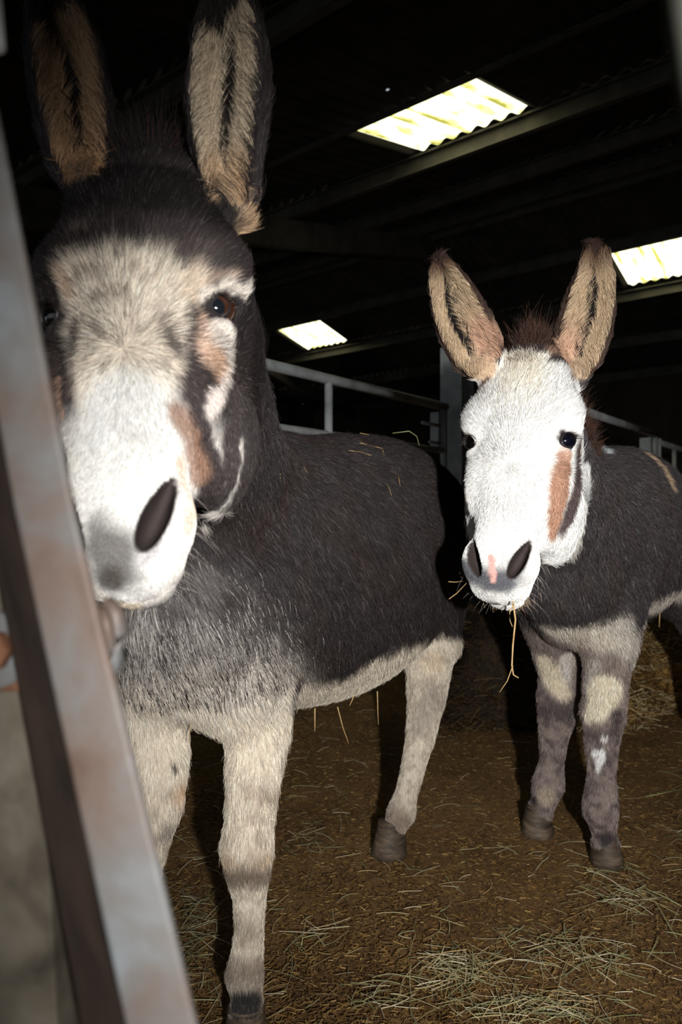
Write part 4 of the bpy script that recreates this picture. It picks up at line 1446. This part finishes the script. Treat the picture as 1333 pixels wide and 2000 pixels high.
# gates far right
b0 = np.array([1.648, 4.12, 0]) - e_ * .5
g2 = field_gate(b0, .5 + .95, 1.50, [1.22, .94, .66, .4], [0, .5 + .95], 'tubular gate at the right behind the smaller donkey\'s back, nearest of two')
s2_ = stanchion(2.31, 5.09, 1.50, 'short galvanised post where two gates meet at the right', .12)
g3 = field_gate(np.array([2.36, 5.20, 0]), 2.2, 1.50, [1.22, .94, .66], [0, .75, 2.2], 'tubular gate at the right edge of the picture beyond the short post')

# ---- the rusty gate in front of the camera, at the left
rust_mat = noise_mat('rusty_galvanised', [(.25, srgb(78, 58, 46)), (.42, srgb(98, 84, 76)), (.56, srgb(102, 100, 98)), (.72, srgb(118, 124, 128))], 14, 7, .55, .15, bump=.25, bscale=120, bdist=.002)
rust_dark = noise_mat('brown_rust', [(.3, srgb(50, 38, 30)), (.7, srgb(78, 60, 48))], 22, 6, .8, bump=.3, bscale=120, bdist=.002)
post_mat = noise_mat('muddy_post', [(.3, srgb(56, 50, 42)), (.5, srgb(88, 81, 69)), (.7, srgb(106, 99, 88))], 20, 6, .85, bump=.4, bscale=80, bdist=.004)
rust_orange = noise_mat('orange_rust', [(.35, srgb(92, 60, 40)), (.65, srgb(122, 84, 60))], 60, 5, .8, bump=.3, bscale=120, bdist=.002)
def prism(name, left, right, depth_l, depth_r, thick, mat, parent, base):
    """a straight bar whose face runs between two edges given top and bottom"""
    V = []
    for (lx, ly, ld), (rx, ry, rd) in zip(left, right):
        A_ = P(lx, ly, ld) - base; B_ = P(rx, ry, rd) - base
        nd = nrm(np.cross(nrm(B_ - A_), [0, 0, 1.]));
        if nd[1] < 0: nd = -nd
        V += [A_, B_, B_ + nd * thick, A_ + nd * thick]
    n = len(left); Fc = []
    for i in range(n - 1):
        for k in range(4):
            Fc.append((i * 4 + k, i * 4 + (k + 1) % 4, (i + 1) * 4 + (k + 1) % 4, (i + 1) * 4 + k))
    Fc += [(3, 2, 1, 0), tuple(range((n - 1) * 4, n * 4))]
    o = mesh_obj(name, V, Fc, mat, parent)
    m = o.modifiers.new('bevel', 'BEVEL'); m.width = .0022; m.segments = 3; m.limit_method = 'ANGLE'
    return o
gb = P(980, 4780, .33); gb[2] = 0
near = tag(empty('rusty_gate', tuple(gb)), 'rusty steel gate bar leaning across the left side close to the camera', 'gate')
prism('face_bar', [(-302, -800, .36), (-156, 0, .355), (27, 1000, .345), (243, 2000, .325), (922, 4780, .32)], [(-205, -800, .36), (-50, 0, .355), (144, 1000, .345), (382, 2000, .325), (1080, 4780, .32)], 0, 0, .006, rust_mat, near, gb)
prism('side_flange', [(-350, -800, .435), (-210, 0, .43), (-28, 1000, .42), (158, 2000, .40), (640, 3950, .395)], [(-296, -800, .367), (-150, 0, .362), (31, 1000, .352), (247, 2000, .332), (926, 4780, .327)], 0, 0, .005, rust_dark, near, gb)
u_ = [P(205, 1175, .42), P(226, 1200, .42), P(240, 1235, .42), P(236, 1275, .42), P(215, 1305, .42), P(190, 1315, .41)]
tube_obj('staple', [p - gb for p in u_], .0055, rust_mat, near)
u_ = [P(196, 1190, .40), P(208, 1220, .40), P(214, 1260, .40), P(205, 1290, .41)]
tube_obj('staple', [p - gb for p in u_], .004, rust_mat, near)
# gate post with its hinge at the far left
pb = P(40, 1500, .45); pb[2] = 0
post = tag(empty('gate_post', tuple(pb)), 'muddy grey gate post at the left edge behind the rusty bar', 'post')
prism('shaft', [(-120, 1340, .44), (-120, 2000, .44), (-120, 3870, .44)], [(78, 1340, .44), (112, 2000, .44), (184, 3870, .44)], 0, 0, .05, post_mat, post, pb)
prism('plate', [(-260, -900, .45), (-120, 800, .45), (-120, 1350, .45)], [(-180, -900, .45), (-8, 800, .45), (74, 1350, .45)], 0, 0, .02, post_mat, post, pb)
def disc(name, c, r, h, mat, parent, d=(0, -1, 0), n=6):
    d = nrm(d); a = nrm(np.cross(d, [0, 0, 1])); b_ = np.cross(d, a)
    V = []; Fc = []
    prof = [(r, 0), (r, h * .8), (r * .93, h), (0.001, h)]
    for rr, hh in prof:
        for k in range(n):
            t_ = 2 * math.pi * k / n
            V.append(np.asarray(c) + d * hh + rr * (math.cos(t_) * a + math.sin(t_) * b_))
    for i in range(len(prof) - 1):
        for k in range(n): Fc.append((i * n + k, i * n + (k + 1) % n, (i + 1) * n + (k + 1) % n, (i + 1) * n + k))
    return mesh_obj(name, V, Fc, mat, parent)
disc('washer', P(-8, 1268, .43) - pb, .0245, .006, rust_mat, post, n=32)
disc('bolt_head', P(-8, 1268, .423) - pb, .0125, .010, rust_orange, post)
prism('ledge', [(-120, 1330, .425), (-120, 1352, .425)], [(62, 1330, .425), (58, 1352, .425)], 0, 0, .02, rust_orange, post, pb)
# ends of two more bars at the upper corners
tb = P(-20, 40, .34)
o = tag(empty('gate_rail', tuple(tb)), 'blurred pale rail end in the top left corner', 'rail')
tube_obj('rail', [P(-120, -1200, .34) - tb, P(-14, 92, .34) - tb, P(-16, 100, .34) - tb], [.006, .006, .003], steel_mat, o)
black_bar = noise_mat('tarred_bar', [(.3, srgb(34, 34, 30)), (.7, srgb(52, 52, 46))], 20, 4, .9, bump=0, spec=.1)
tb = P(1330, 0, .16)
o = tag(empty('gate_rail', tuple(tb)), 'very blurred dark bar in the top right corner', 'rail')
tube_obj('rail', [P(1318, -180, .16) - tb, P(1368, 140, .16) - tb, P(1400, 300, .16) - tb], [.0050] * 3, black_bar, o)

# ---- single straws
stalk_mat = noise_mat('straw_stalk', [(.3, srgb(160, 126, 84)), (.7, srgb(200, 170, 118))], 40, 3, .5, bump=0)
green_stalk = noise_mat('green_stalk', [(.3, srgb(150, 156, 100)), (.7, srgb(190, 190, 140))], 40, 3, .5, bump=0)
def stalk(pts, r, label, mat=None, name='straw_stalk', group=None, base=None):
    pts = [np.asarray(p, float) for p in pts]
    b0 = pts[0]
    o = tube_obj(name, [p - b0 for p in pts], [r * (1 - .35 * i / (len(pts) - 1)) for i in range(len(pts))], mat or stalk_mat, None, 8)
    o.location = tuple(b0)
    tag(o, label, 'straw', group)
    return o
def on(S, px, py, lift=.012):
    h = S.hit(px, py)
    return h + nrm(CAMP - h) * lift
def lying(S, pts, r, label, **k):
    stalk([on(S, x, y, k.pop('lift', .014) if i == 0 else .014) for i, (x, y) in enumerate(pts)], r, label, **k)
lying(S1, [(682, 880), (710, 884), (733, 893)], .0016, 'thick straw lying on the larger donkey\'s back below the bent one')
lying(S1, [(704, 865), (730, 872), (748, 876), (751, 889)], .0016, 'bent straw on the larger donkey\'s rump above the thick straw')
lying(S1, [(704, 846), (722, 849)], .0012, 'short straw near the top of the larger donkey\'s rump')
lying(S1, [(768, 846), (800, 842), (815, 852), (820, 870)], .0011, 'arched green stem on top of the larger donkey\'s rump', mat=green_stalk)
lying(S1, [(779, 930), (783, 951)], .0013, 'short upright straw on the larger donkey\'s hip')
lying(S1, [(758, 946), (766, 968)], .0010, 'thin brown straw on the hip left of the upright one')
lying(S1, [(548, 925), (550, 948), (555, 974)], .0008, 'fine straw on the larger donkey\'s shoulder')
lying(S1, [(594, 912), (602, 925)], .0010, 'tiny pale straw fragment behind the larger donkey\'s shoulder')
for a, b_, yy, lab in (((616, 1395), (616, 1428), 1.48, 'short straw hanging under the belly just behind the front leg'), ((660, 1392), (682, 1452), 1.56, 'longest slanting straw hanging under the belly'),
                 ((738, 1362), (740, 1416), 1.66, 'upright straw hanging under the rear of the belly'), ((696, 1352), (684, 1378), 1.56, 'short slanting straw stuck in the larger donkey\'s pale belly hair')):
    stalk([P(a[0], a[1] - 12, yy), P((a[0] + b_[0]) / 2, (a[1] + b_[1]) / 2, yy), P(b_[0], b_[1], yy)], .0015, lab)
stalk([P(373, 1385, 1.14), P(372, 1420, 1.14), P(370, 1450, 1.14)], .0009, 'thin straw hanging between the larger donkey\'s front legs')
# straws in the far donkey's mouth
stalk([P(1003, 1175, 1.17), P(1008, 1210, 1.175), P(1003, 1260, 1.175), P(1001, 1300, 1.175), P(1004, 1318, 1.17), P(1014, 1324, 1.17)], .0017, 'long straw hanging straight down from the smaller donkey\'s mouth')
stalk([P(1003, 1300, 1.173), P(992, 1330, 1.173), P(977, 1352, 1.173)], .0008, 'fine branch slanting off the end of the hanging straw')
stalk([P(1005, 1180, 1.165), P(997, 1195, 1.16), P(997, 1212, 1.16), P(1002, 1224, 1.16)], .0010, 'short curved straw at the smaller donkey\'s lips')
stalk([P(912, 1139, 1.13), P(893, 1159, 1.11), P(878, 1170, 1.10)], .0008, 'pale straw sticking out left of the smaller donkey\'s muzzle')
stalk([P(905, 1135, 1.13), P(890, 1137, 1.11), P(877, 1136, 1.10)], .0007, 'white straw tip above the pale straw by the muzzle')
stalk([P(1291, 1180, 2.05), P(1290, 1200, 2.05), P(1289, 1225, 2.05)], .0022, 'straw hanging from the smaller donkey\'s belly at the right')
for pts, lab, m in (([(590, 1845), (592, 1832), (615, 1826), (642, 1822)], 'pale curled straw lying alone on the floor between the donkeys', green_stalk),
                 ([(700, 1768), (716, 1778)], 'short yellow straw flake on the floor above the curled one', stalk_mat),
                 ([(1262, 1735), (1300, 1752), (1333, 1770)], 'long greenish stem on the floor at the right edge', green_stalk),
                 ([(1262, 1556), (1300, 1548), (1345, 1538)], 'thin pale stem on the floor at far right beside the hooves', green_stalk)):
    stalk([P(x, y, (CAMZ - .008) * F / (y - 1000.)) for x, y in pts], .0014, lab, m)
print('all', time.time() - T0)
